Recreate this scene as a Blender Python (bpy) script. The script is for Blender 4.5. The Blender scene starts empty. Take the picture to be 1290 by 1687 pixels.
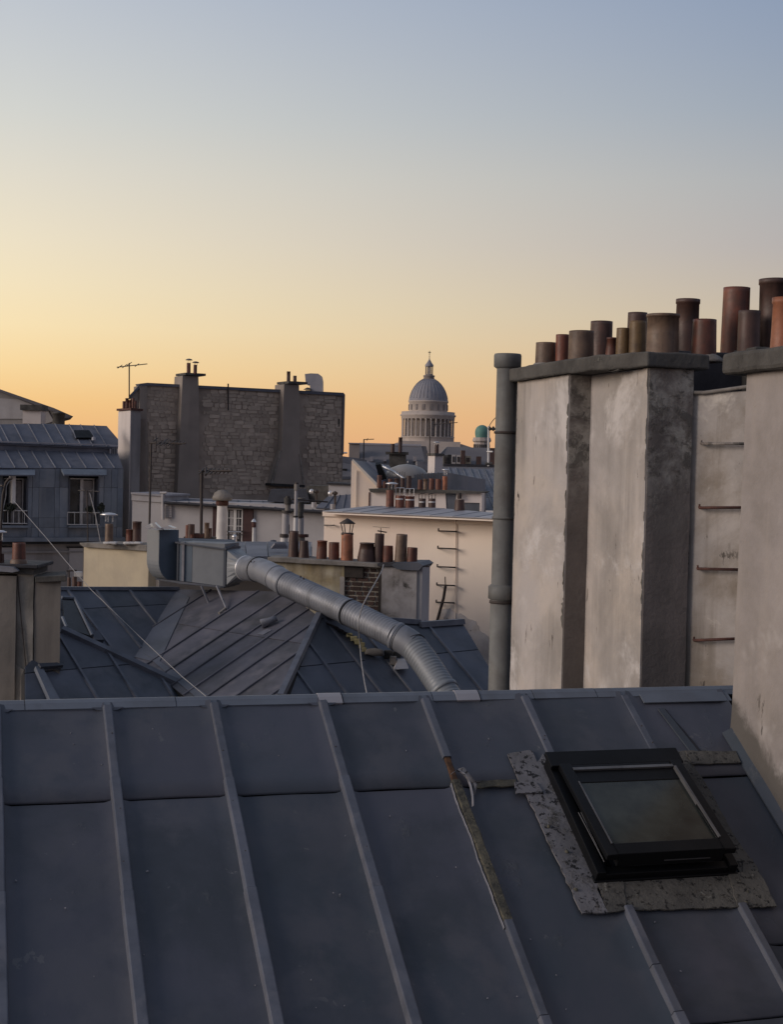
import builtins as _b
_LOG = []
def print(*a): _LOG.append(" ".join(str(x) for x in a))
import bpy, bmesh, math, random
from mathutils import Vector, Matrix, noise
random.seed(7)
PI = math.pi
SC = bpy.context.scene
COL = SC.collection
V = Vector

# ------------------------------------------------------------------ camera
F_PX = 2437.0; CX = 645.0; CY = 843.5          # photo 1290 x 1687
EYE = V((0, 0, 22.0))
PITCH = math.atan((CY-775.0)/F_PX); ROLL = 0.023
FW = V((0, math.cos(PITCH), -math.sin(PITCH)))
U0 = V((0, math.sin(PITCH), math.cos(PITCH))); R0 = V((1, 0, 0))
RT = R0*math.cos(ROLL) + U0*math.sin(ROLL)
UP = U0*math.cos(ROLL) - R0*math.sin(ROLL)
cam_data = bpy.data.cameras.new('camera'); cam = bpy.data.objects.new('camera', cam_data)
COL.objects.link(cam); SC.camera = cam
m = Matrix.Identity(4)
for i in range(3):
    m[i][0] = RT[i]; m[i][1] = UP[i]; m[i][2] = -FW[i]; m[i][3] = EYE[i]
cam.matrix_world = m
cam_data.sensor_fit = 'VERTICAL'; cam_data.sensor_height = 36.0
cam_data.lens = 36.0*F_PX/1687.0
cam_data.clip_start = 0.1; cam_data.clip_end = 6000.0

# ------------------------------------------------------------------ sky, light, exposure
SC.view_settings.view_transform = 'Standard'; SC.view_settings.look = 'None'
SC.view_settings.exposure = 0.0; SC.view_settings.gamma = 1.0
SC.view_settings.use_curve_mapping = False
def lin(c):
    return tuple(((x/255.0)/12.92 if x/255.0 <= 0.04045 else ((x/255.0+0.055)/1.055)**2.4) for x in c)
SUN_AZ = math.radians(-58)                      # left of the view direction
world = bpy.data.worlds.new('World'); SC.world = world; world.use_nodes = True
wn = world.node_tree; wn.nodes.clear()
def nd(t, **k):
    n = wn.nodes.new(t)
    for a, b in k.items(): setattr(n, a, b)
    return n
L = wn.links.new
tc = nd('ShaderNodeTexCoord'); sx = nd('ShaderNodeSeparateXYZ'); L(tc.outputs['Generated'], sx.inputs[0])
zz = nd('ShaderNodeMapRange'); zz.clamp = True
L(sx.outputs[2], zz.inputs[0]); zz.inputs[1].default_value = 0; zz.inputs[2].default_value = 1
cmb = nd('ShaderNodeCombineXYZ'); L(sx.outputs[0], cmb.inputs[0]); L(sx.outputs[1], cmb.inputs[1])
nrm = nd('ShaderNodeVectorMath', operation='NORMALIZE'); L(cmb.outputs[0], nrm.inputs[0])
dot = nd('ShaderNodeVectorMath', operation='DOT_PRODUCT'); L(nrm.outputs[0], dot.inputs[0])
dot.inputs[1].default_value = (math.sin(SUN_AZ), math.cos(SUN_AZ), 0)
acs = nd('ShaderNodeMath', operation='ARCCOSINE'); L(dot.outputs['Value'], acs.inputs[0])
def sz(y): return math.sin(math.atan((775-y)/F_PX))
def ramp(keys):
    r = nd('ShaderNodeValToRGB'); r.color_ramp.interpolation = 'B_SPLINE' if False else 'LINEAR'
    el = r.color_ramp.elements
    while len(el) > 1: el.remove(el[-1])
    for i, (p, c) in enumerate(keys):
        e = el[0] if i == 0 else el.new(p)
        e.position = p; e.color = (*lin(c), 1)
    L(zz.outputs[0], r.inputs[0]); return r
# rows: elevation of photo height y -> colour, for four azimuths away from the set sun
ZEN = [(0.42, (140, 153, 175)), (0.6, (132, 143, 163)), (1.0, (126, 136, 155))]
r0 = ramp([(0, (255, 190, 115)), (sz(640), (255, 214, 148)), (sz(520), (255, 232, 180)), (sz(380), (244, 230, 200)), (sz(200), (222, 220, 210)), (sz(0), (196, 202, 211)),
           (0.42, (152, 161, 178)), (0.6, (136, 146, 165)), (1.0, (126, 136, 155))])
r1 = ramp([(0, (236, 176, 124)), (sz(740), (242, 186, 126)), (sz(678), (249, 203, 138)), (sz(620), (252, 219, 162)), (sz(556), (252, 229, 183)), (sz(490), (247, 230, 194)), (sz(416), (240, 228, 202)),
           (sz(316), (228, 222, 207)), (sz(216), (214, 215, 210)), (sz(116), (203, 207, 210)), (sz(16), (192, 199, 209))] + ZEN)
r2 = ramp([(0, (218, 166, 130)), (sz(690), (221, 174, 134)), (sz(600), (212, 183, 150)), (sz(520), (202, 187, 166)), (sz(404), (186, 180, 177)),
           (sz(300), (178, 180, 182)), (sz(184), (161, 171, 184)), (sz(84), (151, 164, 184)), (sz(-16), (142, 158, 183))] + ZEN)
r3 = ramp([(0, (150, 138, 146)), (0.08, (152, 140, 150)), (0.2, (145, 143, 158)), (0.42, (134, 140, 158)), (0.6, (128, 137, 156)), (1.0, (126, 136, 155))])
def mix(a, b, lo, hi):
    mr = nd('ShaderNodeMapRange', interpolation_type='SMOOTHSTEP' if hi-lo > 1 else 'LINEAR'); L(acs.outputs[0], mr.inputs[0])
    mr.inputs[1].default_value = lo; mr.inputs[2].default_value = hi
    mx = nd('ShaderNodeMix', data_type='RGBA'); L(mr.outputs[0], mx.inputs[0]); L(a, mx.inputs[6]); L(b, mx.inputs[7]); return mx.outputs[2]
c = mix(r0.outputs[0], r1.outputs[0], 0.2, math.radians(43.5))
c = mix(c, r2.outputs[0], math.radians(43.5), math.radians(72.5))
c = mix(c, r3.outputs[0], math.radians(74), math.radians(150))
bg = nd('ShaderNodeBackground'); bg.inputs[1].default_value = 0.965; L(c, bg.inputs[0])
# faint physical dusk sky on top: adds the smooth brightening round the sun
nis = nd('ShaderNodeTexSky', sky_type='NISHITA'); nis.sun_disc = False
nis.sun_elevation = math.radians(1.0); nis.sun_rotation = SUN_AZ
bg2 = nd('ShaderNodeBackground'); bg2.inputs[1].default_value = 0.05; L(nis.outputs[0], bg2.inputs[0])
ads = nd('ShaderNodeAddShader'); L(bg.outputs[0], ads.inputs[0]); L(bg2.outputs[0], ads.inputs[1])
wo = nd('ShaderNodeOutputWorld'); L(bg.outputs[0], wo.inputs[0])
USE_NISHITA = False
if USE_NISHITA: L(ads.outputs[0], wo.inputs[0])
sun_d = bpy.data.lights.new('sun', 'SUN'); sun = bpy.data.objects.new('sun', sun_d); COL.objects.link(sun)
sun_d.energy = 1.9; sun_d.angle = math.radians(30); sun_d.color = (1.0, 0.85, 0.74)
SE = math.radians(17); SAZ = math.radians(-108)
sdir = V((math.sin(SAZ)*math.cos(SE), math.cos(SAZ)*math.cos(SE), math.sin(SE)))
sun.rotation_euler = sdir.to_track_quat('Z', 'Y').to_euler()

# ------------------------------------------------------------------ measuring helpers
def ray(px, py): return FW*F_PX + RT*(px-CX) + UP*(CY-py)
def at(px, py, Y):
    d = ray(px, py); return EYE + d*(Y/d.y)
def hitplane(px, py, P, n):
    d = ray(px, py); return EYE + d*((P-EYE).dot(n)/d.dot(n))
def proj(P):
    q = P-EYE; f = q.dot(FW); return (CX+F_PX*q.dot(RT)/f, CY-F_PX*q.dot(UP)/f)

class Wall:
    """vertical plane through two points given as photo x and distance"""
    def __init__(s, xl, Yl, xr, Yr, y=775):
        a = at(xl, y, Yl); b = at(xr, y, Yr); a.z = b.z = EYE.z
        s.O = a; s.h = (b-a).normalized(); s.n = V((s.h.y, -s.h.x, 0))
        if s.n.dot(EYE-a) < 0: s.n = -s.n
    def P(s, u, z, off=0): return s.O + s.h*u + V((0, 0, z)) + s.n*off
    def hit(s, px, py):
        p = hitplane(px, py, s.O, s.n); q = p-s.O; return q.dot(s.h), q.z
    def at(s, px, py, off=0): return hitplane(px, py, s.O+s.n*off, s.n)
def front(Y, x=645, yaw=0):
    w = Wall(x, Y, x+100, Y); 
    if yaw:
        w.h = V((math.cos(yaw), math.sin(yaw), 0)); w.n = V((w.h.y, -w.h.x, 0))
        if w.n.y > 0: w.n = -w.n
    return w

class Roof:
    """sloping plane through P rising towards azimuth az"""
    def __init__(s, P, az, slope):
        s.O = P.copy(); s.s = V((math.sin(az)*math.cos(slope), math.cos(az)*math.cos(slope), math.sin(slope)))
        s.r = V((math.cos(az), -math.sin(az), 0)); s.n = s.r.cross(s.s)
    def hit(s, px, py):
        q = hitplane(px, py, s.O, s.n)-s.O; return q.dot(s.r), -q.dot(s.s)
    def P(s, u, v, h=0): return s.O + s.r*u - s.s*v + s.n*h

# ------------------------------------------------------------------ mesh building
class MB:
    def __init__(s): s.v = []; s.f = []; s.sm = []
    def add(s, vs, fs, smooth=False):
        o = len(s.v); s.v += [V(v) for v in vs]
        for f in fs: s.f.append([i+o for i in f]); s.sm.append(smooth)
        return s
    def obox(s, o, a, b, c):
        vs = [o, o+a, o+a+b, o+b, o+c, o+a+c, o+a+b+c, o+b+c]
        fs = [(0, 3, 2, 1), (4, 5, 6, 7), (0, 1, 5, 4), (1, 2, 6, 5), (2, 3, 7, 6), (3, 0, 4, 7)]
        if a.cross(b).dot(c) < 0: fs = [f[::-1] for f in fs]
        return s.add(vs, fs)
    def wbox(s, w, u0, u1, z0, z1, f0, f1):
        """box on a Wall frame; f0 back offset, f1 front offset"""
        return s.obox(w.P(u0, z0, f0), w.h*(u1-u0), V((0, 0, z1-z0)), w.n*(f1-f0))
    def pbox(s, w, x0, y0, x1, y1, f0, f1):
        ym = (y0+y1)/2; xm = (x0+x1)/2
        return s.wbox(w, w.hit(x0, ym)[0], w.hit(x1, ym)[0], w.hit(xm, y1)[1], w.hit(xm, y0)[1], f0, f1)
    def rbox(s, R, u0, u1, v0, v1, h0, h1):
        return s.obox(R.P(u0, v0, h0), R.r*(u1-u0), -R.s*(v1-v0), R.n*(h1-h0))
    def prism(s, pts, vec):
        n = len(pts); pts = [V(p) for p in pts]
        nn = V((0, 0, 0))
        for i in range(n): nn += pts[i].cross(pts[(i+1) % n])
        if nn.dot(vec) > 0: pts = pts[::-1]
        vs = pts + [p+vec for p in pts]
        fs = [tuple(range(n)), tuple(range(2*n-1, n-1, -1))] + [((i+1) % n, i, i+n, (i+1) % n+n) for i in range(n)]
        return s.add(vs, fs)
    def tube(s, pts, r, seg=8, smooth=True, caps=True):
        pts = [V(p) for p in pts]; n = len(pts); rs = r if isinstance(r, (list, tuple)) else [r]*n
        vs = []; up = None
        for i, p in enumerate(pts):
            t = (pts[min(i+1, n-1)]-pts[max(i-1, 0)]).normalized()
            if up is None:
                up = t.orthogonal().normalized()
            else:
                up = (up - t*up.dot(t)).normalized()
            w = t.cross(up)
            for k in range(seg):
                a = 2*PI*k/seg; vs.append(p + (up*math.cos(a)+w*math.sin(a))*rs[i])
        fs = [(i*seg+k, i*seg+(k+1) % seg, (i+1)*seg+(k+1) % seg, (i+1)*seg+k) for i in range(n-1) for k in range(seg)]
        s.add(vs, fs, smooth)
        if caps:
            s.add([vs[k] for k in range(seg)], [tuple(range(seg-1, -1, -1))])
            s.add([vs[(n-1)*seg+k] for k in range(seg)], [tuple(range(seg))])
        return s
    def lathe(s, base, prof, seg=20, smooth=True, axis=None, wob=0):
        ax = (axis or V((0, 0, 1))).normalized(); e = ax.orthogonal().normalized(); g = ax.cross(e); vs = []
        ph = random.random()*6
        for r, z in prof:
            for k in range(seg):
                a = 2*PI*k/seg; rr = r*(1+wob*math.sin(a*2+ph))
                vs.append(base + ax*z + (e*math.cos(a)+g*math.sin(a))*rr)
        n = len(prof)
        fs = [(i*seg+k, i*seg+(k+1) % seg, (i+1)*seg+(k+1) % seg, (i+1)*seg+k) for i in range(n-1) for k in range(seg)]
        s.add(vs, fs, smooth)
        if prof[0][0] > 1e-5: s.add([vs[k] for k in range(seg)], [tuple(range(seg-1, -1, -1))])
        if prof[-1][0] > 1e-5: s.add([vs[(n-1)*seg+k] for k in range(seg)], [tuple(range(seg))])
        return s

def mesh_obj(name, mb, mat, parent=None, loc=None, label=None, kind=None, sub=0, amp=0, nsc=3, bevel=0, smooth=None):
    root = parent
    while root is not None and root.parent is not None: root = root.parent
    off = root.location if root is not None else (loc or V((0, 0, 0)))
    me = bpy.data.meshes.new(name)
    me.from_pydata([v-off for v in mb.v], [], mb.f)
    for p, sm in zip(me.polygons, mb.sm): p.use_smooth = sm
    if sub or bevel:
        bm = bmesh.new(); bm.from_mesh(me)
        bmesh.ops.remove_doubles(bm, verts=bm.verts, dist=1e-5)
        if bevel:
            es = [e for e in bm.edges if len(e.link_faces) == 2 and e.calc_face_angle(0) > 0.5]
            bmesh.ops.bevel(bm, geom=es, offset=bevel, segments=2, affect='EDGES', profile=0.5)
        if sub:
            for _ in range(7):
                es = [e for e in bm.edges if e.calc_length() > sub]
                if not es or len(bm.verts) > 40000: break
                bmesh.ops.subdivide_edges(bm, edges=es, cuts=1, use_grid_fill=True)
            for v in bm.verts:
                q = (v.co+off)*nsc
                v.co += V(noise.noise_vector(q))*amp + V(noise.noise_vector(q*3.1))*amp*0.4
        bmesh.ops.recalc_face_normals(bm, faces=bm.faces)
        bm.to_mesh(me); bm.free()
    if smooth:
        for p in me.polygons: p.use_smooth = True
    me.materials.append(mat)
    o = bpy.data.objects.new(name, me); COL.objects.link(o)
    if parent is not None: o.parent = parent
    else: o.location = off
    if label: o['label'] = label
    if kind: o['kind'] = kind
    return o
def thing(name, label, cat, loc, group=None):
    o = bpy.data.objects.new(name, None); COL.objects.link(o); o.location = V(loc); o.empty_display_size = 0.2
    o['label'] = label; o['category'] = cat
    if group: o['group'] = group
    return o
def tag(o, label, cat, group=None):
    o['label'] = label; o['category'] = cat
    if group: o['group'] = group
    return o

# ------------------------------------------------------------------ materials
def material(name, base, base2=None, sc=1.5, rough=0.75, metal=0.0, rnd=0.0, bump=0.0, bsc=30, streak=None, spots=None,
             spots2=None, grime=None, spec=0.5, detail=8, dist=0.3, rmix=0.1, pits=None, zfade=None, damp=None, spd=9, spr=0.7):
    """base/base2 mottled; streak=(colour, amount, xscale); spots=(colour, scale, threshold, softness); grime=(colour, amount, scale)"""
    mt = bpy.data.materials.new(name); mt.use_nodes = True; t = mt.node_tree; N = t.nodes; K = t.links.new
    b = N['Principled BSDF']
    def new(ty, **k):
        n = N.new(ty)
        for a, c in k.items(): setattr(n, a, c)
        return n
    co = new('ShaderNodeTexCoord'); oi = new('ShaderNodeObjectInfo')
    # shift the pattern per object so alike pieces differ
    sh = new('ShaderNodeVectorMath', operation='MULTIPLY'); cmb = new('ShaderNodeCombineXYZ')
    for i in range(3): K(oi.outputs['Random'], cmb.inputs[i])
    K(cmb.outputs[0], sh.inputs[0]); sh.inputs[1].default_value = (7.3, 11.9, 5.1) if rnd else (0, 0, 0)
    ad = new('ShaderNodeVectorMath', operation='ADD'); K(co.outputs['Object'], ad.inputs[0]); K(sh.outputs[0], ad.inputs[1])
    vec = ad.outputs[0]
    def noi(scale, det=detail, rg=0.6, sv=None, dd=dist):
        n = new('ShaderNodeTexNoise'); n.inputs['Scale'].default_value = scale; n.inputs['Detail'].default_value = det
        n.inputs['Roughness'].default_value = rg; n.inputs['Distortion'].default_value = dd
        if sv:
            mp = new('ShaderNodeMapping'); mp.inputs['Scale'].default_value = sv; K(vec, mp.inputs[0]); K(mp.outputs[0], n.inputs['Vector'])
        else: K(vec, n.inputs['Vector'])
        return n.outputs[0]
    def step(v, lo, hi):
        r = new('ShaderNodeMapRange', interpolation_type='SMOOTHSTEP'); K(v, r.inputs[0]); r.inputs[1].default_value = lo; r.inputs[2].default_value = hi
        return r.outputs[0]
    def mixc(f, a, c, mode='MIX'):
        x = new('ShaderNodeMix', data_type='RGBA', blend_type=mode)
        if isinstance(f, float): x.inputs[0].default_value = f
        else: K(f, x.inputs[0])
        for s_, k in ((6, a), (7, c)):
            if isinstance(k, tuple): x.inputs[s_].default_value = (*k[:3], 1)
            else: K(k, x.inputs[s_])
        return x.outputs[2]
    def scl(v, a):
        x = new('ShaderNodeMath', operation='MULTIPLY'); K(v, x.inputs[0]); x.inputs[1].default_value = a; return x.outputs[0]
    base2 = base2 or tuple(x*0.75 for x in base)
    n1 = noi(sc)
    c = mixc(step(n1, 0.3, 0.7), tuple(base), tuple(base2))
    if grime: c = mixc(scl(step(noi(grime[2], 10, 0.65), 0.42, 0.68), grime[1]), c, tuple(grime[0]))
    if streak:
        s1 = noi(1.0, 6, 0.6, (streak[2], streak[2], streak[2]*0.07), 0.15); s2 = noi(sc*0.8, 4)
        mm = new('ShaderNodeMath', operation='MULTIPLY'); K(step(s1, 0.45, 0.62), mm.inputs[0]); K(step(s2, 0.35, 0.6), mm.inputs[1])
        c = mixc(scl(mm.outputs[0], streak[1]), c, tuple(streak[0]))
    hsum = None
    for sp in (spots, spots2):
        if sp:
            m_ = step(noi(sp[1], spd, spr), sp[2], sp[2]+sp[3])
            if zfade:
                sz_ = new('ShaderNodeSeparateXYZ'); K(co.outputs['Object'], sz_.inputs[0]); wz = new('ShaderNodeMath', operation='ADD'); K(sz_.outputs[2], wz.inputs[0])
                K(scl(noi(2.0, 4), 1.2), wz.inputs[1]); m3 = new('ShaderNodeMath', operation='MULTIPLY'); K(m_, m3.inputs[0]); K(step(wz.outputs[0], zfade[0], zfade[1]), m3.inputs[1]); m_ = m3.outputs[0]
            c = mixc(m_, c, tuple(sp[0])); hsum = m_
    if pits:
        m_ = step(noi(1.0, 8, .65, (pits[1], pits[1], pits[1]*.3)), pits[2], pits[2]+.025)
        m2 = new('ShaderNodeMath', operation='MULTIPLY'); K(m_, m2.inputs[0]); K(step(noi(1.3, 3), 0.47, 0.58), m2.inputs[1])
        c = mixc(m2.outputs[0], c, tuple(pits[0]))
    if damp:      # rising damp along a sloping line: (colour, plane normal, offset, height, noise)
        dp = new('ShaderNodeVectorMath', operation='DOT_PRODUCT'); K(co.outputs['Object'], dp.inputs[0]); dp.inputs[1].default_value = tuple(damp[1])
        a1_ = new('ShaderNodeMath', operation='ADD'); K(dp.outputs['Value'], a1_.inputs[0]); a1_.inputs[1].default_value = damp[2]
        a2_ = new('ShaderNodeMath', operation='ADD'); K(a1_.outputs[0], a2_.inputs[0]); K(scl(noi(4.5, 9, .7), -damp[4]), a2_.inputs[1])
        a3_ = new('ShaderNodeMath', operation='SUBTRACT'); a3_.inputs[0].default_value = 1; K(step(a2_.outputs[0], damp[3]-.10, damp[3]), a3_.inputs[1])
        c = mixc(scl(a3_.outputs[0], .92), c, tuple(damp[0]))
    if rnd:
        mr = new('ShaderNodeMapRange'); K(oi.outputs['Random'], mr.inputs[0]); mr.inputs[3].default_value = 1-rnd; mr.inputs[4].default_value = 1+rnd
        hs = new('ShaderNodeHueSaturation'); K(mr.outputs[0], hs.inputs['Value']); K(c, hs.inputs['Color']); c = hs.outputs[0]
    K(c, b.inputs['Base Color'])
    rr = new('ShaderNodeMapRange'); K(n1, rr.inputs[0]); rr.inputs[1].default_value = 0.3; rr.inputs[2].default_value = 0.7
    rr.inputs[3].default_value = max(0.02, rough-rmix); rr.inputs[4].default_value = min(1, rough+rmix); K(rr.outputs[0], b.inputs['Roughness'])
    b.inputs['Metallic'].default_value = metal; b.inputs['Specular IOR Level'].default_value = spec
    if bump:
        bp = new('ShaderNodeBump'); bp.inputs['Strength'].default_value = 1.0; bp.inputs['Distance'].default_value = bump
        hn = noi(bsc, 6, 0.6)
        if hsum is not None:
            x = new('ShaderNodeMath', operation='ADD'); K(hn, x.inputs[0]); K(hsum, x.inputs[1]); hn = x.outputs[0]
        K(hn, bp.inputs['Height']); K(bp.outputs[0], b.inputs['Normal'])
    return mt
M = {}
Zc = lambda *c: tuple(c)
M['zinc'] = material('zinc', (.066, .068, .090), (.043, .056, .074), sc=.8, rough=.58, metal=.08, rnd=.09, bump=.004, bsc=2.6,
                     streak=((.078, .080, .096), .75, 3.4), grime=((.031, .038, .048), .75, 1.1), spots=((.080, .088, .100), 3.2, .60, .16), pits=((.100, .103, .115), 9, .655))
M['zinc_batten'] = material('zinc_batten', (.112, .122, .152), (.085, .093, .118), sc=5, rough=.5, metal=.1, rnd=.12, bump=.0015, bsc=10, streak=((.145, .145, .165), .5, 8), grime=((.055, .062, .08), .6, 3))
M['zinc_ridge'] = material('zinc_ridge', (.145, .165, .20), (.12, .135, .165), sc=3, rough=.5, metal=.1, rnd=.08, bump=.001, bsc=12, streak=((.10, .11, .13), .5, 6))  # lighter, bluer roof zinc: sky light on the ridge put into its colour
M['zinc_bright'] = material('zinc_bright', (.22, .22, .25), (.13, .135, .155), sc=8, rough=.55, metal=.1)
M['zinc_seam'] = material('zinc_seam', (.19, .195, .225), (.14, .145, .17), sc=2, rough=.6, rnd=.1)
M['zinc_mid'] = material('zinc_mid', (.092, .102, .132), (.068, .079, .102), sc=1.0, rough=.6, metal=.08, rnd=.10, streak=((.125, .125, .145), .5, 3), grime=((.050, .060, .072), .6, 1.0), bump=.003, bsc=4)
M['zinc_old'] = material('zinc_old', (.100, .099, .125), (.065, .068, .087), sc=1.4, rough=.65, metal=.05, rnd=.08, streak=((.140, .132, .150), .6, 4),
                         grime=((.040, .040, .043), .8, .8), bump=.002, bsc=6)
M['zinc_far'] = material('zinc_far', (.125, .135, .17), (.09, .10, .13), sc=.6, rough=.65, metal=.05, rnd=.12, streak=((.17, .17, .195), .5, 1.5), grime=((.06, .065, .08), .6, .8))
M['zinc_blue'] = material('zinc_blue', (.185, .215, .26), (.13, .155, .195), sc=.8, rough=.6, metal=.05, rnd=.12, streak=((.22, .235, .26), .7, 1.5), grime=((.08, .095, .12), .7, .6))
M['zinc_pale'] = material('zinc_pale', (.34, .33, .35), (.26, .26, .29), sc=1.2, rough=.5, metal=.1, rnd=.08)
M['dark'] = material('dark', (.012, .012, .014), rough=.8)
M['tar'] = material('tar', (.03, .03, .037), (.02, .02, .026), sc=4, rough=.75, bump=.004, bsc=20, spots=((.07, .07, .09), 6, .66, .1))
M['lead'] = material('lead', (.165, .162, .175), (.105, .102, .108), sc=4, rough=.85, bump=.005, bsc=30, spots=((.008, .008, .010), 22, .55, .03), spots2=((.075, .072, .068), 9, .54, .14), dist=0.0)
M['lead_moss'] = material('lead_moss', (.105, .10, .09), (.062, .06, .056), sc=5, rough=.9, bump=.007, bsc=35, spots=((.012, .012, .012), 26, .55, .05), spots2=((.17, .165, .15), 15, .58, .08), dist=0.0)
M['moss'] = material('moss', (.11, .10, .07), (.04, .04, .035), sc=14, rough=.95, bump=.008, bsc=50, spots=((.015, .015, .013), 22, .55, .08), spots2=((.22, .21, .17), 15, .62, .1))
M['rust_wood'] = material('rust_wood', (.10, .045, .018), (.035, .018, .01), sc=20, rough=.9, bump=.003, bsc=60)
M['plaster'] = material('plaster', (.50, .435, .375), (.41, .38, .37), sc=.7, rough=.92, bump=.005, bsc=14, detail=5,
                        streak=((.235, .215, .20), .9, 2.6), grime=((.275, .255, .24), .8, .9), spots=((.52, .49, .475), 1.2, .50, .18), pits=((.075, .062, .055), 10, .635), spd=5)
M['plaster_wall'] = material('plaster_wall', (.34, .305, .29), (.27, .245, .24), sc=.8, rough=.92, bump=.006, bsc=12,
                        streak=((.36, .325, .295), .7, 3.5), grime=((.20, .178, .16), .75, .75), spots=((.38, .352, .338), 1.2, .52, .2), pits=((.12, .105, .095), 8, .65), spd=4)
M['plaster_dirty'] = material('plaster_dirty', (.215, .183, .167), (.150, .130, .118), sc=1.0, rough=.95, bump=.008, bsc=22,
                        grime=((.11, .096, .088), .8, .9), spots=((.36, .34, .305), 3.4, .38, .22), spots2=((.12, .11, .10), 6.5, .49, .14), zfade=(22.0, 22.9), spd=14, spr=.70, streak=((.26, .22, .20), .6, 3))
M['plaster_rung'] = material('plaster_rung', (.46, .42, .39), (.34, .315, .30), sc=1.3, rough=.92, bump=.005, bsc=14,
                        streak=((.20, .175, .15), .9, 5), grime=((.165, .13, .09), .85, .9), spots=((.56, .52, .47), 1.6, .56, .14), pits=((.07, .06, .05), 9, .60), spd=5)
M['mould'] = material('mould', (.09, .085, .075), (.16, .15, .135), sc=5, rough=.95, bump=.006, bsc=30, spots=((.3, .28, .25), 9, .62, .1))
M['concrete'] = material('concrete', (.095, .09, .083), (.062, .058, .054), sc=3, rough=.95, bump=.008, bsc=25, grime=((.035, .033, .031), .8, 2.2), spots=((.15, .145, .13), 6, .62, .08))
M['concrete_lt'] = material('concrete_lt', (.24, .22, .20), (.17, .155, .14), sc=3, rough=.95, bump=.005, bsc=30, grime=((.10, .09, .08), .6, 3))
M['cream'] = material('cream', (.52, .45, .325), (.45, .385, .285), sc=.8, rough=.9, streak=((.38, .32, .24), .6, 3), grime=((.40, .345, .27), .6, 1.5), bump=.002, bsc=10)
M['cream_wall'] = material('cream_wall', (.84, .72, .605), (.78, .67, .56), sc=.4, rough=.9, streak=((.68, .56, .47), .4, 1.4), grime=((.80, .64, .57), .6, .35), bump=.002, bsc=8)
M['stain_white'] = material('stain_white', (.60, .56, .54), (.38, .34, .32), sc=2.0, rough=.95, grime=((.5, .42, .34), .6, 2.5), spots=((.16, .13, .12), 5, .62, .06))
M['white_wall'] = material('white_wall', (.44, .42, .42), (.37, .355, .36), sc=.5, rough=.9, streak=((.27, .25, .25), .6, 1.2), grime=((.31, .29, .29), .6, .7))
M['white_face'] = material('white_face', (.62, .56, .53), (.54, .49, .47), sc=.5, rough=.9, streak=((.42, .38, .36), .5, 1.2))
M['grey_wall'] = material('grey_wall', (.29, .275, .27), (.22, .21, .21), sc=.5, rough=.9, streak=((.14, .13, .13), .6, 1.2))
M['old_render'] = material('old_render', (.28, .24, .21), (.225, .195, .172), sc=.6, rough=.95, streak=((.17, .145, .13), .5, 1.0))
M['mortar'] = material('mortar', (.37, .31, .26), (.27, .225, .19), sc=1.2, rough=.95, grime=((.18, .15, .125), .6, .6))
M['stone'] = material('stone', (.45, .375, .305), (.37, .31, .255), sc=1.6, rough=.95, rnd=.17, grime=((.27, .225, .185), .6, .8), bump=.008, bsc=8)
M['brick'] = material('brick', (.075, .042, .034), (.045, .028, .024), sc=12, rough=.95, rnd=.3, bump=.003, bsc=60)
M['brick_mortar'] = material('brick_mortar', (.40, .355, .29), (.28, .25, .21), sc=8, rough=.95)
M['soot'] = material('soot', (.022, .018, .016), (.05, .04, .035), sc=6, rough=.95)
M['stained'] = material('stained', (.46, .42, .34), (.36, .30, .17), sc=2.2, rough=.95, grime=((.17, .12, .055), .6, 2.6), streak=((.12, .10, .08), .5, 7))
M['white_soot'] = material('white_soot', (.44, .415, .41), (.31, .29, .285), sc=2.4, rough=.95, streak=((.08, .07, .065), .9, 5), spots=((.05, .045, .04), 3.5, .565, .12), grime=((.16, .145, .13), .7, 2))
def terracotta(n, a, b, soot=.6): return material(n, a, b, sc=5, rough=.55, rnd=.18, streak=((.04, .022, .018), soot, 14), grime=((.05, .032, .025), .5, 7), bump=.002, bsc=40)
M['pot_red'] = terracotta('pot_red', (.165, .050, .030), (.10, .035, .024))
M['pot_orange'] = terracotta('pot_orange', (.42, .155, .080), (.33, .12, .06), .35)
M['pot_brown'] = terracotta('pot_brown', (.095, .048, .038), (.055, .032, .028))
M['pot_taupe'] = terracotta('pot_taupe', (.19, .125, .085), (.13, .085, .062), .4)
M['pot_ochre'] = terracotta('pot_ochre', (.17, .105, .042), (.115, .07, .032), .5)
M['pot_far'] = terracotta('pot_far', (.20, .066, .040), (.12, .045, .030), .5)
M['pipe'] = material('pipe', (.165, .17, .165), (.115, .118, .118), sc=3, rough=.7, metal=.0, streak=((.075, .07, .068), .6, 8), grime=((.09, .08, .07), .6, 2), bump=.002, bsc=30)
M['duct'] = material('duct', (.245, .255, .285), (.185, .195, .22), sc=2.5, rough=.5, metal=.3, streak=((.13, .135, .15), .6, 5), rnd=.06, bump=.003, bsc=6)
M['duct_box'] = material('duct_box', (.205, .22, .24), (.155, .17, .19), sc=1.5, rough=.5, metal=.2, streak=((.13, .14, .155), .4, 3), rnd=.05)
M['duct_blue'] = material('duct_blue', (.10, .135, .175), (.075, .10, .135), sc=1.5, rough=.5, metal=.2)
M['iron'] = material('iron', (.03, .026, .026), (.05, .035, .03), sc=10, rough=.7)
M['rust'] = material('rust', (.10, .038, .028), (.05, .024, .02), sc=14, rough=.85, bump=.002, bsc=50)
M['frame_black'] = material('frame_black', (.004, .0045, .006), (.003, .0035, .0045), sc=4, rough=.5, spec=.22)
M['frame_edge'] = material('frame_edge', (.16, .16, .165), (.10, .10, .105), sc=6, rough=.45, metal=.4)
M['white_paint'] = material('white_paint', (.62, .60, .58), (.5, .48, .47), sc=3, rough=.6)
M['cream_paint'] = material('cream_paint', (.70, .64, .56), (.60, .55, .48), sc=3, rough=.7)
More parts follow.
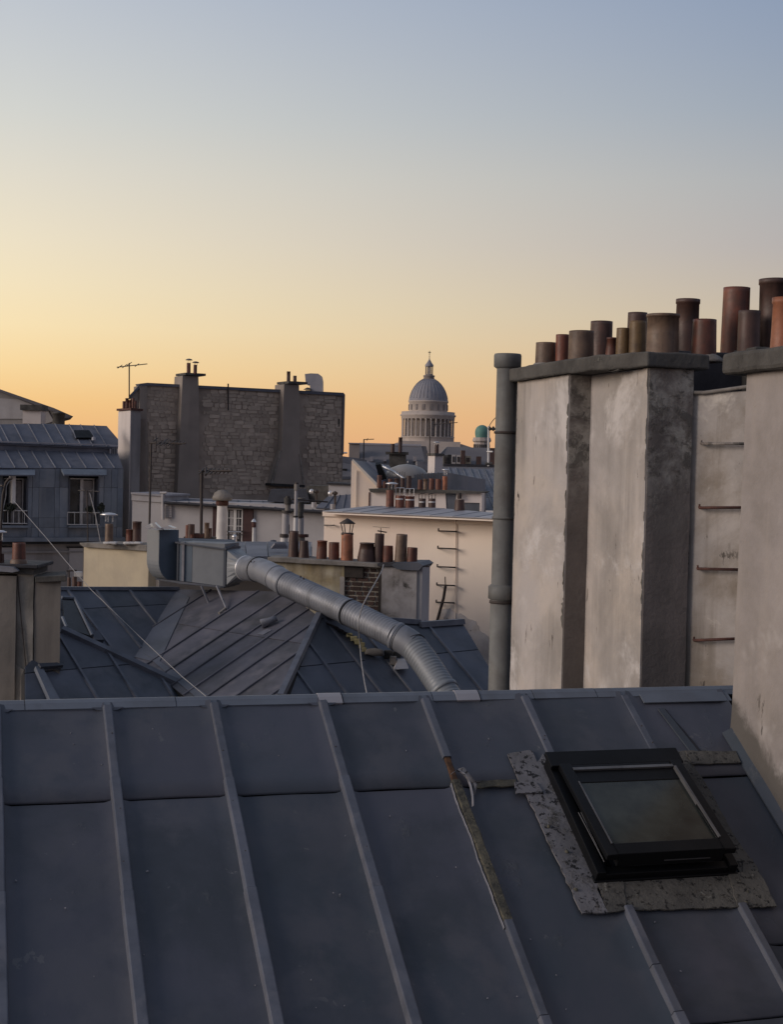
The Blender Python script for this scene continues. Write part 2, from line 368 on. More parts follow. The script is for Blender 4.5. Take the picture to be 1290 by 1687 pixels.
M['tin'] = material('tin', (.72, .72, .73), (.55, .55, .56), sc=6, rough=.35, metal=.6)
M['shutter'] = material('shutter', (.05, .018, .018), (.04, .016, .016), sc=4, rough=.7)
M['leaf'] = material('leaf', (.03, .04, .028), (.02, .026, .02), sc=8, rough=.8)
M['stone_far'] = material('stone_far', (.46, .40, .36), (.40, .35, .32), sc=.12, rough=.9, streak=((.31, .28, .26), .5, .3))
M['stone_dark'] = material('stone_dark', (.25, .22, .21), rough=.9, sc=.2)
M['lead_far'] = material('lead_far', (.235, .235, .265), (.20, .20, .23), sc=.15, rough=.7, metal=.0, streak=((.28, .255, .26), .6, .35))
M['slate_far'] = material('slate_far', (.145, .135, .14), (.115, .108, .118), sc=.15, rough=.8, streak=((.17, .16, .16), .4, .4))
M['copper'] = material('copper', (.11, .25, .21), (.09, .20, .175), sc=.6, rough=.7)
M['asphalt'] = material('asphalt', (.05, .05, .052), (.04, .04, .042), sc=.5, rough=.9)
M['canopy'] = material('canopy', (.27, .25, .235), (.21, .20, .19), sc=2, rough=.4)
M['yellow_moss'] = material('yellow_moss', (.36, .32, .17), (.22, .19, .10), sc=9, rough=1, bump=.01, bsc=40)
M['rope'] = material('rope', (.34, .33, .33), (.25, .24, .24), sc=20, rough=.8)
def glass(name, base, rough=.08):
    mt = bpy.data.materials.new(name); mt.use_nodes = True; b = mt.node_tree.nodes['Principled BSDF']
    N = mt.node_tree.nodes; K = mt.node_tree.links.new
    co = N.new('ShaderNodeTexCoord'); n = N.new('ShaderNodeTexNoise'); n.inputs['Scale'].default_value = 2.2; n.inputs['Detail'].default_value = 8; n.inputs['Roughness'].default_value = .6
    K(co.outputs['Object'], n.inputs['Vector'])
    x = N.new('ShaderNodeMix'); x.data_type = 'RGBA'; q_ = N.new('ShaderNodeMapRange'); K(n.outputs[0], q_.inputs[0]); q_.inputs[1].default_value = .36; q_.inputs[2].default_value = .64; K(q_.outputs[0], x.inputs[0])
    x.inputs[6].default_value = (*[c*.25 for c in base], 1); x.inputs[7].default_value = (*[c*1.7 for c in base], 1)  # blotchy tint imitates uneven reflection as well as dust on the pane
    K(x.outputs[2], b.inputs['Base Color'])
    mr = N.new('ShaderNodeMapRange'); K(n.outputs[0], mr.inputs[0]); mr.inputs[3].default_value = rough*.6; mr.inputs[4].default_value = rough*2.5
    K(mr.outputs[0], b.inputs['Roughness']); b.inputs['Specular IOR Level'].default_value = .5
    return mt
M['glass'] = glass('glass', (.02, .022, .026)); M['skylight_glass'] = glass('skylight_glass', (.028, .032, .027), .10)
M['curtain'] = material('curtain', (.35, .33, .33), (.22, .21, .21), sc=4, rough=.9)

# ------------------------------------------------------------------ common builders
def pot(parent, x0, x1, yt, yb, Y, mat='pot_red', flare=.88, foot=0, name='chimney_pot', seg=18, lean=0, base=None, sink=.01, rim=None):
    rim = random.random() < .35 if rim is None else rim
    """open clay pot standing on yb; x0..x1 is its width in photo pixels"""
    xm = (x0+x1)/2; b = at(xm, yb, Y) if base is None else base
    h = (yb-yt)/F_PX*Y; r = (x1-x0)/2/F_PX*Y; rt = r*flare; w = max(.012, r*.14)
    pr = []
    if foot: pr += [(r*(1+foot), -sink), (r*(1+foot)*.97, h*.05), (r, h*.28)]
    else: pr += [(r, -sink), (r*.995, h*.2)]
    pr += [(r+(rt-r)*.6, h*.6), (rt, h*.93)]
    if rim: pr += [(rt*1.07, h*.935), (rt*1.07, h)]
    else: pr += [(rt*1.0, h)]
    pr += [(rt-w, h*1.003), (rt-w*1.1, h*.85), (rt-w*1.2, h*.6), (0, h*.55)]
    ax = V((lean+random.uniform(-.012, .012), random.uniform(-.012, .012), 1))
    mb = MB().lathe(b, pr, seg, axis=ax, wob=.012)
    return mesh_obj(name, mb, M[mat], parent)
def hat(parent, xm, y, w, Y, mat='tin', name='rain_cap', stem=0, h=.25):
    b = at(xm, y, Y); r = w/2/F_PX*Y
    mb = MB().lathe(b, [(0, -r*h*.4), (r*.9, -r*h*.2), (r, 0), (r*.6, r*h*.7), (0, r*h)], 16)
    if stem:
        for a in (0.5, 2.6, 4.7):
            p = b+V((math.cos(a), math.sin(a), 0))*r*.45; mb.tube([p-V((0, 0, stem)), p], .006, 5)
    return mesh_obj(name, mb, M[mat], parent)
def clip(poly, a, b, c):
    """keep the part of a 2D convex polygon where a*u+b*v <= c"""
    out = []
    for i in range(len(poly)):
        p, q = poly[i], poly[(i+1) % len(poly)]; dp = a*p[0]+b*p[1]-c; dq = a*q[0]+b*q[1]-c
        if dp <= 0: out.append(p)
        if (dp < 0 < dq) or (dq < 0 < dp):
            t = dp/(dp-dq); out.append((p[0]+(q[0]-p[0])*t, p[1]+(q[1]-p[1])*t))
    return out
def area(p): return abs(sum(p[i][0]*p[(i+1) % len(p)][1]-p[(i+1) % len(p)][0]*p[i][1] for i in range(len(p))))/2
def facet(parent, R, poly, seams, joints=(), mat='zinc_mid', bmat=None, bw=.045, bh=.035, gap=.012, th=.006, stagger=None, uv=None, deck='dark', dth=.12):
    """zinc sheets between standing battens on a convex roof face; poly, seams and joints in photo pixels"""
    P = [R.hit(*p) for p in poly] if uv is None else uv
    us = sorted(R.hit(*s)[0] for s in seams); vs = sorted(R.hit(*j)[1] for j in joints)
    under = MB().prism([R.P(u, v, -.02) for u, v in P], R.n*-dth); mesh_obj('roof_deck', under, M[deck], parent)
    ub = [-1e3]+us+[1e3]; vb = [-1e3]+vs+[1e3]
    for i in range(len(ub)-1):
        for j in range(len(vb)-1):
            q = clip(clip(P, 1, 0, ub[i+1]), -1, 0, -ub[i]); dv = 0 if stagger is None else stagger*(i % 2)
            q = clip(q, 0, 1, vb[j+1]+dv-(gap*.5 if j < len(vb)-2 else 0)) if q else q
            q = clip(q, 0, -1, -(vb[j]+dv)-(gap*.5 if j > 0 else 0)) if q else q
            if len(q) > 2 and area(q) > .01:
                h0 = .002*(len(vb)-j)
                mesh_obj('zinc_sheet', MB().prism([R.P(u, v, h0-th) for u, v in q], R.n*th*2), M[mat], parent)
    for u in us:
        q = clip(clip(P, 1, 0, u+.001), -1, 0, -u+.001)
        if len(q) < 2: continue
        v0 = min(a[1] for a in q); v1 = max(a[1] for a in q)
        if v1-v0 < .05: continue
        L_ = 1.6; n = max(1, round((v1-v0)/L_)); d = (v1-v0)/n
        for k in range(n):
            a, b_ = v0+k*d, v0+(k+1)*d-.004; w = bw/2; e = .004*(k % 2)
            mb = MB().prism([R.P(u-w-e, a, 0), R.P(u+w+e, a, 0), R.P(u+w*.7+e, a, bh+e), R.P(u-w*.7-e, a, bh+e)], -R.s*(b_-a))
            mesh_obj('batten', mb, M[bmat or 'zinc_batten'], parent)
def strip(parent, pts, w, h, mat, name, n=None, off=0):
    """capping bar along 3D points"""
    for a, b in zip(pts[:-1], pts[1:]):
        d = (b-a); nn = (n or V((0, 0, 1))); sd = d.cross(nn).normalized(); nn = sd.cross(d).normalized()
        mb = MB().prism([a-sd*w/2+nn*off, a+sd*w/2+nn*off, a+sd*w*.35+nn*(off+h), a-sd*w*.35+nn*(off+h)], d)
        mesh_obj(name, mb, M[mat], parent)
def cable(name, pts, r, mat, label, cat, group=None, parent=None):
    o = mesh_obj(name, MB().tube(pts, r, 6), M[mat], parent, loc=pts[0] if parent is None else None)
    if parent is None: tag(o, label, cat, group)
    return o
def down(P, z=0): return V((P.x, P.y, z))
# ================================================================== SETTING
gm = MB().add([(-3000, -3000, 0), (3000, -3000, 0), (3000, 3000, 0), (-3000, 3000, 0)], [(0, 1, 2, 3)])
g = mesh_obj('ground', gm, M['asphalt'], loc=V((0, 0, 0)), kind='structure')

# ================================================================== FOREGROUND HOUSE WITH ZINC ROOF
_d = ray(-40, -825).normalized()
AZ_F = math.atan2(_d.x, _d.y); SL_F = math.asin(_d.z)
RF = Roof(at(645, 1152, 8.4), AZ_F, SL_F)
AH = V((math.sin(AZ_F), math.cos(AZ_F), 0))          # horizontal, away up the slope
BH = RF.r.copy()                                       # horizontal, along the ridge to the right
HOUSE = thing('zinc_roofed_house', 'nearest house, its long dark zinc roof with standing battens, ridge cap and black skylight', 'house', down(RF.P(0, 3)))
U_L, U_R = RF.hit(189, 1290)[0]-.577*6, RF.hit(1204, 1200)[0]
U_RR = U_R+1.6
V_END = 6.2
seam_px = [(189, 1290), (376, 1290), (567, 1290), (748, 1290), (895, 1225), (1062, 1215)]
su = [RF.hit(*p)[0] for p in seam_px]
VJ = RF.hit(380, 1311)[1]
su = [su[0]-(su[1]-su[0])*2, su[0]-(su[1]-su[0])] + su
# lower courses of the last two battens come from below the skylight
b5 = RF.hit(1075, 1590)[0]; b6 = RF.hit(1255, 1560)[0]
print('seams u', [round(x, 3) for x in su], 'VJ', round(VJ, 3), 'b5', b5, 'b6', b6, 'UR', U_R, 'slope', math.degrees(SL_F), math.degrees(AZ_F), 'ridgeY', RF.P(U_R, 0))
deck = MB().prism([RF.P(U_L, -.0, -.025), RF.P(U_RR, -.0, -.025), RF.P(U_RR, V_END, -.025), RF.P(U_L, V_END, -.025)], RF.n*-.15)
mesh_obj('roof_deck', deck, M['dark'], HOUSE)
pf = [RF.P(U_L, 0.02, -.2), RF.P(U_L, V_END, -.2), down(RF.P(U_L, V_END, -.2)), down(RF.P(U_L, 0, 0)+AH*5), RF.P(U_L, 0, -.2)+AH*5+V((0, 0, -2.9))]
mesh_obj('wall', MB().prism(pf, RF.r*(U_RR-U_L)), M['plaster_wall'], HOUSE)
bk = RF.P(U_L, 0, 0); bk2 = bk+AH*5.1+V((0, 0, -2.9))
mesh_obj('back_slope', MB().prism([bk+V((0, 0, -.02)), bk2, bk2-V((0, 0, .15)), bk-V((0, 0, .17))], RF.r*(U_RR-U_L)), M['zinc'], HOUSE)

def sheet(u0, u1, v0, v1, h, turn=True):
    nu = 12; nv = max(4, int((v1-v0)/.12)); vs = []; fs = []
    w = u1-u0; ph = random.random()*50
    for j in range(nv+1):
        for i in range(nu+1):
            a = i/nu; b = j/nv; u = u0+w*a; v = v0+(v1-v0)*b
            e = min(a, 1-a)*w
            hh = h + .0075*noise.noise(V((u*2.1+ph, v*1.3, ph))) + .002*noise.noise(V((u*7, v*4, ph)))
            hh += .016*math.exp(-(e/.020)**2)*min(1, (v1-v)/.12+.12)          # sheet turned up against the batten
            d = (v1-v)
            if d < .02: hh += .002
            vs.append(RF.P(u, v, hh))
    for j in range(nv):
        for i in range(nu):
            q = j*(nu+1)+i; fs.append((q, q+nu+1, q+nu+2, q+1))
    n0 = len(vs)
    for i in range(nu+1): vs.append(vs[nv*(nu+1)+i]-RF.n*.014-RF.s*.002)
    for i in range(nu): fs.append((nv*(nu+1)+i, n0+i, n0+i+1, nv*(nu+1)+i+1))
    mb = MB().add(vs, fs, True)
    return mesh_obj('zinc_sheet', mb, M['zinc'], HOUSE)
VEND2 = RF.hit(1200, 1686)[1]
cols_low = su[:7] + [b6]
edges = su + [U_R+.02]
g_ = .018
for i in range(len(su)):                                    # upper course
    a = su[i]; b = (su[i+1] if i+1 < len(su) else U_R+.05)
    sheet(a+g_, b-(g_ if i+1 < len(su) else -.03), .0, VJ+(.0 if i < 7 else .0), .010)
lo = su[:6] + [b5, b6]
VJ2 = RF.hit(1250, 1557)[1]
for i in range(len(lo)):
    a = lo[i]; b = lo[i+1] if i+1 < len(lo) else U_R+.04
    if i < 6: sheet(a+g_, b-g_, VJ+.014, VEND2+.9, .002)
    elif i == 6:
        sheet(a+g_, b-g_, VJ+.014, RF.hit(1200, 1680)[1], .002); sheet(a+g_, b-g_, RF.hit(1200, 1680)[1]+.012, VEND2+.9, -.005)
    else:
        sheet(a+g_, b+.5, VJ+.014, VJ2, .002); sheet(a+g_, b+.5, VJ2+.012, VEND2+.9, -.005)

for k in range(1, 4):                                        # further bays beyond the frame
    a = su[0]-.577*k
    sheet(a+g_, a+.577-g_, .0, VJ, .010); sheet(a+g_, a+.577-g_, VJ+.014, VEND2+.9, .002)
def batten_piece(u, v0, v1, k=0, w=.030, h=.042, mat='zinc_batten', name='batten', uv1=None):
    """one cap piece from v0 to v1; slightly proud of the one above"""
    e = .0025*k; u1 = uv1 if uv1 is not None else u; mb = MB(); n = max(2, int((v1-v0)/.12)); pr = []
    for j in range(n+1):
        v = v0+(v1-v0)*j/n; uu = u+(u1-u)*j/n+.0022*noise.noise(V((u*3, v*2.3, 4)))
        hh = h+e+.001*noise.noise(V((u, v*5, 1)))
        pr += [RF.P(uu-w-e, v, .0), RF.P(uu-w*.72-e, v, hh*.93), RF.P(uu-w*.55-e, v, hh), RF.P(uu+w*.55+e, v, hh), RF.P(uu+w*.72+e, v, hh*.93), RF.P(uu+w+e, v, .0)]
    fs = []
    for j in range(n):
        for q in range(5): fs.append((j*6+q, j*6+q+1, (j+1)*6+q+1, (j+1)*6+q))
    fs.append(tuple(range(5, -1, -1))); fs.append(tuple(n*6+q for q in range(6)))
    mb.add(pr, fs)
    o = mesh_obj(name, mb, M[mat], HOUSE)
    return o
def vat(u, y):
    """distance down the slope at which the line u crosses photo row y"""
    lo_, hi_ = 0.0, 8.0
    for _ in range(40):
        md = (lo_+hi_)/2
        if proj(RF.P(u, md))[1] < y: lo_ = md
        else: hi_ = md
    return lo_
brk = {0: [1292, 1480], 1: [1292, 1480], 2: [1290, 1478], 3: [1290, 1472], 4: [1287, 1470]}
for i in range(0, 5):
    u = su[i]; vb = [.041] + [vat(u, y) for y in brk[i]] + [vat(u, 1687)+.15, vat(u, 1687)+1.3]
    for k in range(len(vb)-1): batten_piece(u, vb[k], vb[k+1]-.003, k)
    for s in (-1, 1):                                        # soldered gusset under the ridge cap
        mesh_obj('gusset', MB().add([RF.P(u+s*.03, .036, .02), RF.P(u+s*.085, .036, .02), RF.P(u+s*.06, .056, .02), RF.P(u+s*.03, .066, .021)], [(0, 1, 2, 3)]), M['zinc'], HOUSE)
for i in (0, 1, 2, 3, 4, 6, 7):
    u = su[i]; yy = [1205, 1240] if i > 4 else [1230, 1345, 1420, 1530, 1600]
    for y_ in yy:
        s_ = random.choice((-1, 1)); v = vat(u, y_+random.uniform(-18, 18))
        mesh_obj('nail_head', MB().lathe(RF.P(u+s_*.006, v, .043), [(.0045, -.004), (.004, .0015), (0, .002)], 7, axis=RF.n), M['iron'], HOUSE)
for k in range(46):                                          # lichen and droppings
    y_ = random.uniform(1190, 1670); x_ = random.uniform(0, 1180); a_, b_ = RF.hit(x_, y_)
    if 820 < x_ < 1290 and 1230 < y_ < 1520: continue
    r_ = random.uniform(.002, .006)
    mesh_obj('lichen_speck', MB().lathe(RF.P(a_, b_, .012), [(r_, -.002), (r_*.7, .0015), (0, .002)], 6, axis=RF.n, wob=.3), M['zinc_bright'], HOUSE)
for k in range(1, 4):
    for v_a, v_b in ((.041, 1.0), (1.0, 2.0), (2.0, 3.4)): batten_piece(su[0]-.577*k, v_a, v_b-.003, 0)
u = su[5]
batten_piece(u, .041, vat(u, 1255), 0)
batten_piece(u, vat(u, 1255), vat(u, 1296), 0, w=.022, h=.034, mat='rust_wood', name='batten').__setitem__('label', 'bare rusty brown stretch of batten')
q = MB()
v0, v1 = vat(u, 1292), vat(u, 1524)
# mossy lead-grey batten where the cap has gone, broken edges
n = 40; vs = []
for j in range(n+1):
    v = v0+(v1-v0)*j/n; nz = [noise.noise(V((v*17, k*3.1, 2)))*.005 for k in range(4)]
    vs += [RF.P(u-.028+nz[0], v, .012), RF.P(u-.018+nz[1], v, .036+nz[1]), RF.P(u+.022+nz[2], v, .038+nz[3]), RF.P(u+.036+nz[2], v, .012)]
fs = [(j*4+k, j*4+k+1, (j+1)*4+k+1, (j+1)*4+k) for j in range(n) for k in range(3)] + [(3, 2, 1, 0), (n*4, n*4+1, n*4+2, n*4+3)]
o = mesh_obj('batten', MB().add(vs, fs), M['moss'], HOUSE, label='broken mossy stretch of batten without its cap')
# peeled zinc lip along its side
vs = []
for j in range(n+1):
    v = v0+.02+(v1-v0+.02)*j/n; w = .004*noise.noise(V((v*5, 8, 1)))+.003*noise.noise(V((v*21, 8, 1)))
    vs += [RF.P(u-.034+w, v, .008), RF.P(u-.033+w, v, .026+w), RF.P(u-.0305+w, v, .028+w), RF.P(u-.031+w, v, .008)]
mesh_obj('peeled_edge', MB().add(vs, [(j*4+k, j*4+k+1, (j+1)*4+k+1, (j+1)*4+k) for j in range(n) for k in range(3)]), M['zinc_bright'], HOUSE)
# curl of torn zinc
def ribbon(px_pts, w, hs, mat, name):
    vs = []
    for (x, y), h in zip(px_pts, hs):
        a, b = RF.hit(x, y); vs += [RF.P(a-w/2, b, h), RF.P(a+w/2, b, h+.012)]
    nn = len(px_pts)
    o = mesh_obj(name, MB().add(vs, [(2*j, 2*j+1, 2*j+3, 2*j+2) for j in range(nn-1)], True), M[mat], HOUSE)
    md = o.modifiers.new('thick', 'SOLIDIFY'); md.thickness = .0018
    return o
ribbon([(741, 1286), (750, 1282), (760, 1288), (768, 1296), (773, 1308), (776, 1322), (777, 1338)], .009, [.045, .055, .058, .052, .046, .042, .036], 'zinc_bright', 'torn_flap')
ribbon([(757, 1278), (764, 1290), (775, 1302), (786, 1300)], .03, [.05, .06, .055, .04], 'lead', 'torn_flap')
ribbon([(770, 1296), (780, 1306), (778, 1318)], .02, [.045, .05, .03], 'lead', 'torn_flap')
for k, (ya, yb) in enumerate(((1524, 1682), (1683, 1790))):
    batten_piece(u, vat(u, ya), vat(u, yb)-.003, k)
batten_piece(su[6], .041, vat(su[6], 1249), 0); batten_piece(su[7], .041, vat(su[7], 1240), 0, h=.03)
for k, (ya, yb) in enumerate(((1500, 1598), (1599, 1676), (1677, 1790))): batten_piece(b5, vat(b5, ya), vat(b5, yb)-.003, k)
for k, (ya, yb) in enumerate(((1496, 1640), (1641, 1790))): batten_piece(b6, vat(b6, ya), vat(b6, yb)-.003, k)
# flat seam with tar near the wall
a = RF.hit(1088, 1172); b = RF.hit(1142, 1243)
mesh_obj('flat_seam', MB().prism([RF.P(a[0]-.02, a[1], .014), RF.P(a[0]+.02, a[1], .014), RF.P(b[0]+.03, b[1], .014), RF.P(b[0]-.02, b[1], .014)], RF.n*.010), M['zinc'], HOUSE)
mesh_obj('tar_line', MB().prism([RF.P(a[0]+.022, a[1], .012), RF.P(a[0]+.032, a[1], .012), RF.P(b[0]+.055, b[1], .012), RF.P(b[0]+.03, b[1], .012)], RF.n*.006), M['tar'], HOUSE, sub=.05, amp=.004, nsc=20)
a = RF.hit(1062, 1166); b = RF.hit(1204, 1166)
mesh_obj('cover_strip', MB().prism([RF.P(a[0], .03, .018), RF.P(b[0]+.02, .03, .018), RF.P(b[0]+.02, .11, .018), RF.P(a[0], .11, .018)], RF.n*.008), M['zinc_ridge'], HOUSE)

# ridge cap pieces
def ridge_piece(ua, ub, mat='zinc_ridge', e=0, name='ridge_cap', label=None, lo=.040):
    pr = [(-.06, .0+e), (-.045, .012+e), (-.035, .018+e), (-.004, .021+e), (.004, .0195+e), (lo, .0165+e*.5), (lo+.001, .006+e*.5), (-.06, -.06)]
    vs = [RF.P(ua, v, h) for v, h in pr]
    return mesh_obj(name, MB().prism(vs, RF.r*(ub-ua)), M[mat], HOUSE, label=label)
jx = [-260, 40, 288, 532, 712, 880, 985, 1204]
for k in range(len(jx)-1):
    ua = RF.hit(jx[k], 1152)[0] if k else U_L; ub = RF.hit(jx[k+1], 1152)[0]
    ridge_piece(ua, ub-.004 + (.07 if k == len(jx)-2 else 0), e=.0015*(k % 2))
for xa, xb in ((524, 562), (752, 790)):
    ua = RF.hit(xa, 1155)[0]; ub = RF.hit(xb, 1155)[0]
    ridge_piece(ua, ub, 'zinc_pale', .006, 'ridge_patch', 'paler loose patch on the ridge cap', lo=.043)
    ridge_piece(ub+.0005, ub+.007, 'dark', .003, 'patch_gap', lo=.046)

# ---- skylight
RFh = Roof(RF.P(0, 0, .095), AZ_F, SL_F)
ul = RF.hit(977, 1455); ur = RF.hit(1212, 1447)
vt = RFh.hit(1000, 1244)[1]; k0, k1 = ul[0], ur[0]; vb = (ul[1]+ur[1])/2
print('skylight', k0, k1, vt, vb)
SK = mesh_obj('skylight', MB().rbox(RF, k0, k0+.05, vt, vb, -.02, .085).rbox(RF, k1-.05, k1, vt, vb, -.02, .085)
              .rbox(RF, k0+.05, k1-.05, vt, vt+.05, -.02, .085).rbox(RF, k0+.05, k1-.05, vb-.05, vb, -.02, .07), M['frame_black'], HOUSE, bevel=.004, label='black framed roof window, slightly open')
mesh_obj('reveal', MB().rbox(RF, k0+.045, k1-.045, vt+.045, vb-.045, -.30, -.29), M['dark'], SK)
mesh_obj('head_cover', MB().rbox(RF, k0-.006, k1-.008, vt-.02, vt+.095, .088, .118), M['frame_black'], SK, bevel=.005)
mesh_obj('sill_cover', MB().rbox(RF, k0-.008, k1+.008, vb-.035, vb+.012, .0, .035), M['frame_black'], SK, bevel=.004)
# sash, hinged near the head and propped open
ho = .10; tilt = math.radians(4.2); vh = vt+.10
RS = Roof(RF.P(0, vh, ho), AZ_F, SL_F-tilt)
sl = (vb-.015)-vh; f = .065
mesh_obj('sash', MB().rbox(RS, k0+.035, k0+.035+f, 0, sl, 0, .035).rbox(RS, k1-.035-f, k1-.035, 0, sl, 0, .035)
         .rbox(RS, k0+.035+f, k1-.035-f, 0, .15, 0, .024).rbox(RS, k0+.035+f, k1-.035-f, sl-f*1.3, sl, -.045, .035), M['frame_black'], SK, bevel=.004)
mesh_obj('pane', MB().rbox(RS, k0+.03+f, k1-.03-f, .145, sl-f*1.3+.005, .012, .020), M['skylight_glass'], SK)
mesh_obj('glazing_bead', MB().rbox(RS, k0+.10, k1-.10, .035, .055, .0245, .036), M['frame_edge'], SK)
mesh_obj('glazing_bead', MB().rbox(RS, k1-.037-f, k1-.025-f, .06, sl-f*1.3, .0205, .044), M['frame_edge'], SK)
mesh_obj('glazing_bead', MB().rbox(RS, k0+.024+f, k0+.032+f, .15, sl-f*1.3, .0205, .036), M['frame_edge'], SK)
for s_ in (.02, .05):
    mesh_obj('side_rail', MB().tube([RF.P(k0+s_*.5+.035, vt+.42, .088), RS.P(k0+.036+s_*.3, sl-.04, -.02-s_*.5)], .003, 6), M['frame_edge'], SK)
mesh_obj('scuff', MB().rbox(RS, k0+.36, k0+.62, sl+.0002, sl+.0012, -.022, -.016), M['frame_edge'], SK)
# mottled lead flashing round it
def flash(pts, h=.012, th=.010, name='flashing', mat='lead', sub=.05, amp=.0035):
    q = [RF.hit(*p) for p in pts]; out = []
    for i in range(len(q)):
        a, b = q[i], q[(i+1) % len(q)]; L_ = math.hypot(b[0]-a[0], b[1]-a[1]); n = max(1, int(L_/.035))
        for k in range(n):
            t = k/n; jx_ = random.uniform(-.005, .005) if k else 0
            out.append(RF.P(a[0]+(b[0]-a[0])*t+jx_, a[1]+(b[1]-a[1])*t+random.uniform(-.004, .004), h))
    return mesh_obj(name, MB().prism(out, RF.n*th), M[mat], HOUSE, sub=0)
flash([(835, 1247), (874, 1241), (884, 1262), (893, 1246), (985, 1455), (982, 1470), (1000, 1508), (958, 1511), (905, 1398), (867, 1316), (851, 1285)], .016)
flash([(846, 1297), (880, 1296), (893, 1314), (848, 1315)], .030, .006)
flash([(980, 1455), (1024, 1454), (1030, 1505), (1000, 1510)], .020, .008, mat='lead_moss')
flash([(1022, 1454), (1206, 1447), (1214, 1500), (1030, 1505)], .015, .009, mat='lead_moss')
flash([(1198, 1447), (1222, 1444), (1222, 1425), (1237, 1420), (1277, 1499), (1230, 1503), (1213, 1500)], .024, .008, mat='lead_moss')
flash([(1106, 1246), (1130, 1241), (1141, 1265), (1164, 1300), (1211, 1385), (1237, 1422), (1219, 1446)], .014, .010, mat='lead_moss')
flash([(1128, 1244), (1211, 1245), (1219, 1264), (1138, 1266)], .026, .008, mat='lead_moss')
flash([(781, 1293), (848, 1290), (848, 1300), (783, 1304)], .020, .008, mat='moss')
for _ in range(10):                                           # crumbs of mortar on the flashing
    x, y = random.choice([(random.uniform(985, 1250), random.uniform(1465, 1500)), (random.uniform(870, 950), random.uniform(1300, 1480))])
    y = max(y, 1300); a, b = RF.hit(x, y)
    if x < 960 and not (850+(y-1290)*.50 < x < 880+(y-1290)*.48): continue
    mesh_obj('mortar_crumb', MB().lathe(RF.P(a, b, .03), [(.012, -.006), (.009, .004), (0, .008)], 6, wob=.3), M['moss'], HOUSE)

# ================================================================== TALL RENDERED CHIMNEY WALL (nearest, at the roof's right end)
a = RF.hit(1204, 1215); cb = RF.P(a[0], a[1]); Yw = cb.y
ct = at(1232, 616, Yw)
bot = cb.copy(); bot.z = EYE.z-6
lean = (ct-cb); bot = cb - lean*((cb.z-bot.z)/(ct.z-cb.z))
WC = thing('chimney_wall', 'tall pale rendered chimney wall standing on the nearest zinc roof, with one orange pot', 'chimney', bot)
a1 = -AH*2.6; b1 = BH*1.5
vs = [bot, bot+a1, bot+a1+b1, bot+b1, ct, ct+a1, ct+a1+b1, ct+b1]
mb = MB().add(vs, [(0, 1, 5, 4), (1, 2, 6, 5), (2, 3, 7, 6), (3, 0, 4, 7), (4, 5, 6, 7), (3, 2, 1, 0)])
off_ = (bot-RF.O).dot(RF.n)
M['damp_wall'] = material('damp_wall', (.34, .305, .29), (.27, .245, .24), sc=.8, rough=.92, bump=.006, bsc=12, streak=((.32, .285, .26), .7, 3.5),
    grime=((.175, .155, .138), .75, .75), spots=((.38, .352, .338), 1.2, .52, .2), spd=4, pits=((.12, .105, .095), 8, .65), damp=((.085, .077, .068), RF.n, off_, .10, .30))
mesh_obj('shaft', mb, M['damp_wall'], WC, sub=.09, amp=.006, nsc=2.2, smooth=False)
c0 = at(1222, 620, Yw+.16)
cap_b = ct + V((0, 0, .0))
o0 = cap_b + AH*.16 - BH*.085
mesh_obj('cap', MB().obox(o0, -AH*3.0, BH*1.8, V((0, 0, .125))), M['concrete'], WC, sub=.10, amp=.008, nsc=5, bevel=.025)
ya = 586
pY = Yw-.35
pb = at(1290, 592, pY); pb.z = ct.z+.118
r_ = 19/F_PX*pY
mesh_obj('chimney_pot', MB().lathe(pb, [(r_*1.1, -.01), (r_*1.02, .1), (r_*.95, (592-511)/F_PX*pY*.9), (r_*1.03, (592-511)/F_PX*pY*.92), (r_*1.03, (592-511)/F_PX*pY+.01), (r_*.85, (592-511)/F_PX*pY), (r_*.8, .12), (0, .12)], 24), M['pot_orange'], WC)
# zinc upstand against the wall (part of the roof)
for k in range(3):
    v0_ = a[1]-.02+k*.8; v1_ = v0_+.797
    mb = MB().prism([RF.P(U_R-.012-k*.001, v0_, .075), RF.P(U_R-.085-k*.001, v0_, .024), RF.P(U_R-.085-k*.001, v0_, .014), RF.P(U_R-.004, v0_, .012), RF.P(U_R-.004, v0_, .075)], -RF.s*(v1_-v0_))
    mesh_obj('wall_flashing', mb, M['zinc'], HOUSE)
for v0_, w_ in ((a[1]+.02, .10), (a[1]+.19, .05), (a[1]+.31, .07), (a[1]+.52, .09)):   # torn pointing along the upstand
    vs = []
    for k in range(7):
        v = v0_+w_*k/6; jj = .010*noise.noise(V((v*40, 3, 1)))
        vs += [RF.P(U_R-.020, v, .072), RF.P(U_R-.024+jj, v, .090+jj+.012*math.sin(PI*k/6))]
    mesh_obj('torn_pointing', MB().add(vs, [(2*k, 2*k+2, 2*k+3, 2*k+1) for k in range(6)]), M['zinc_bright'], HOUSE)
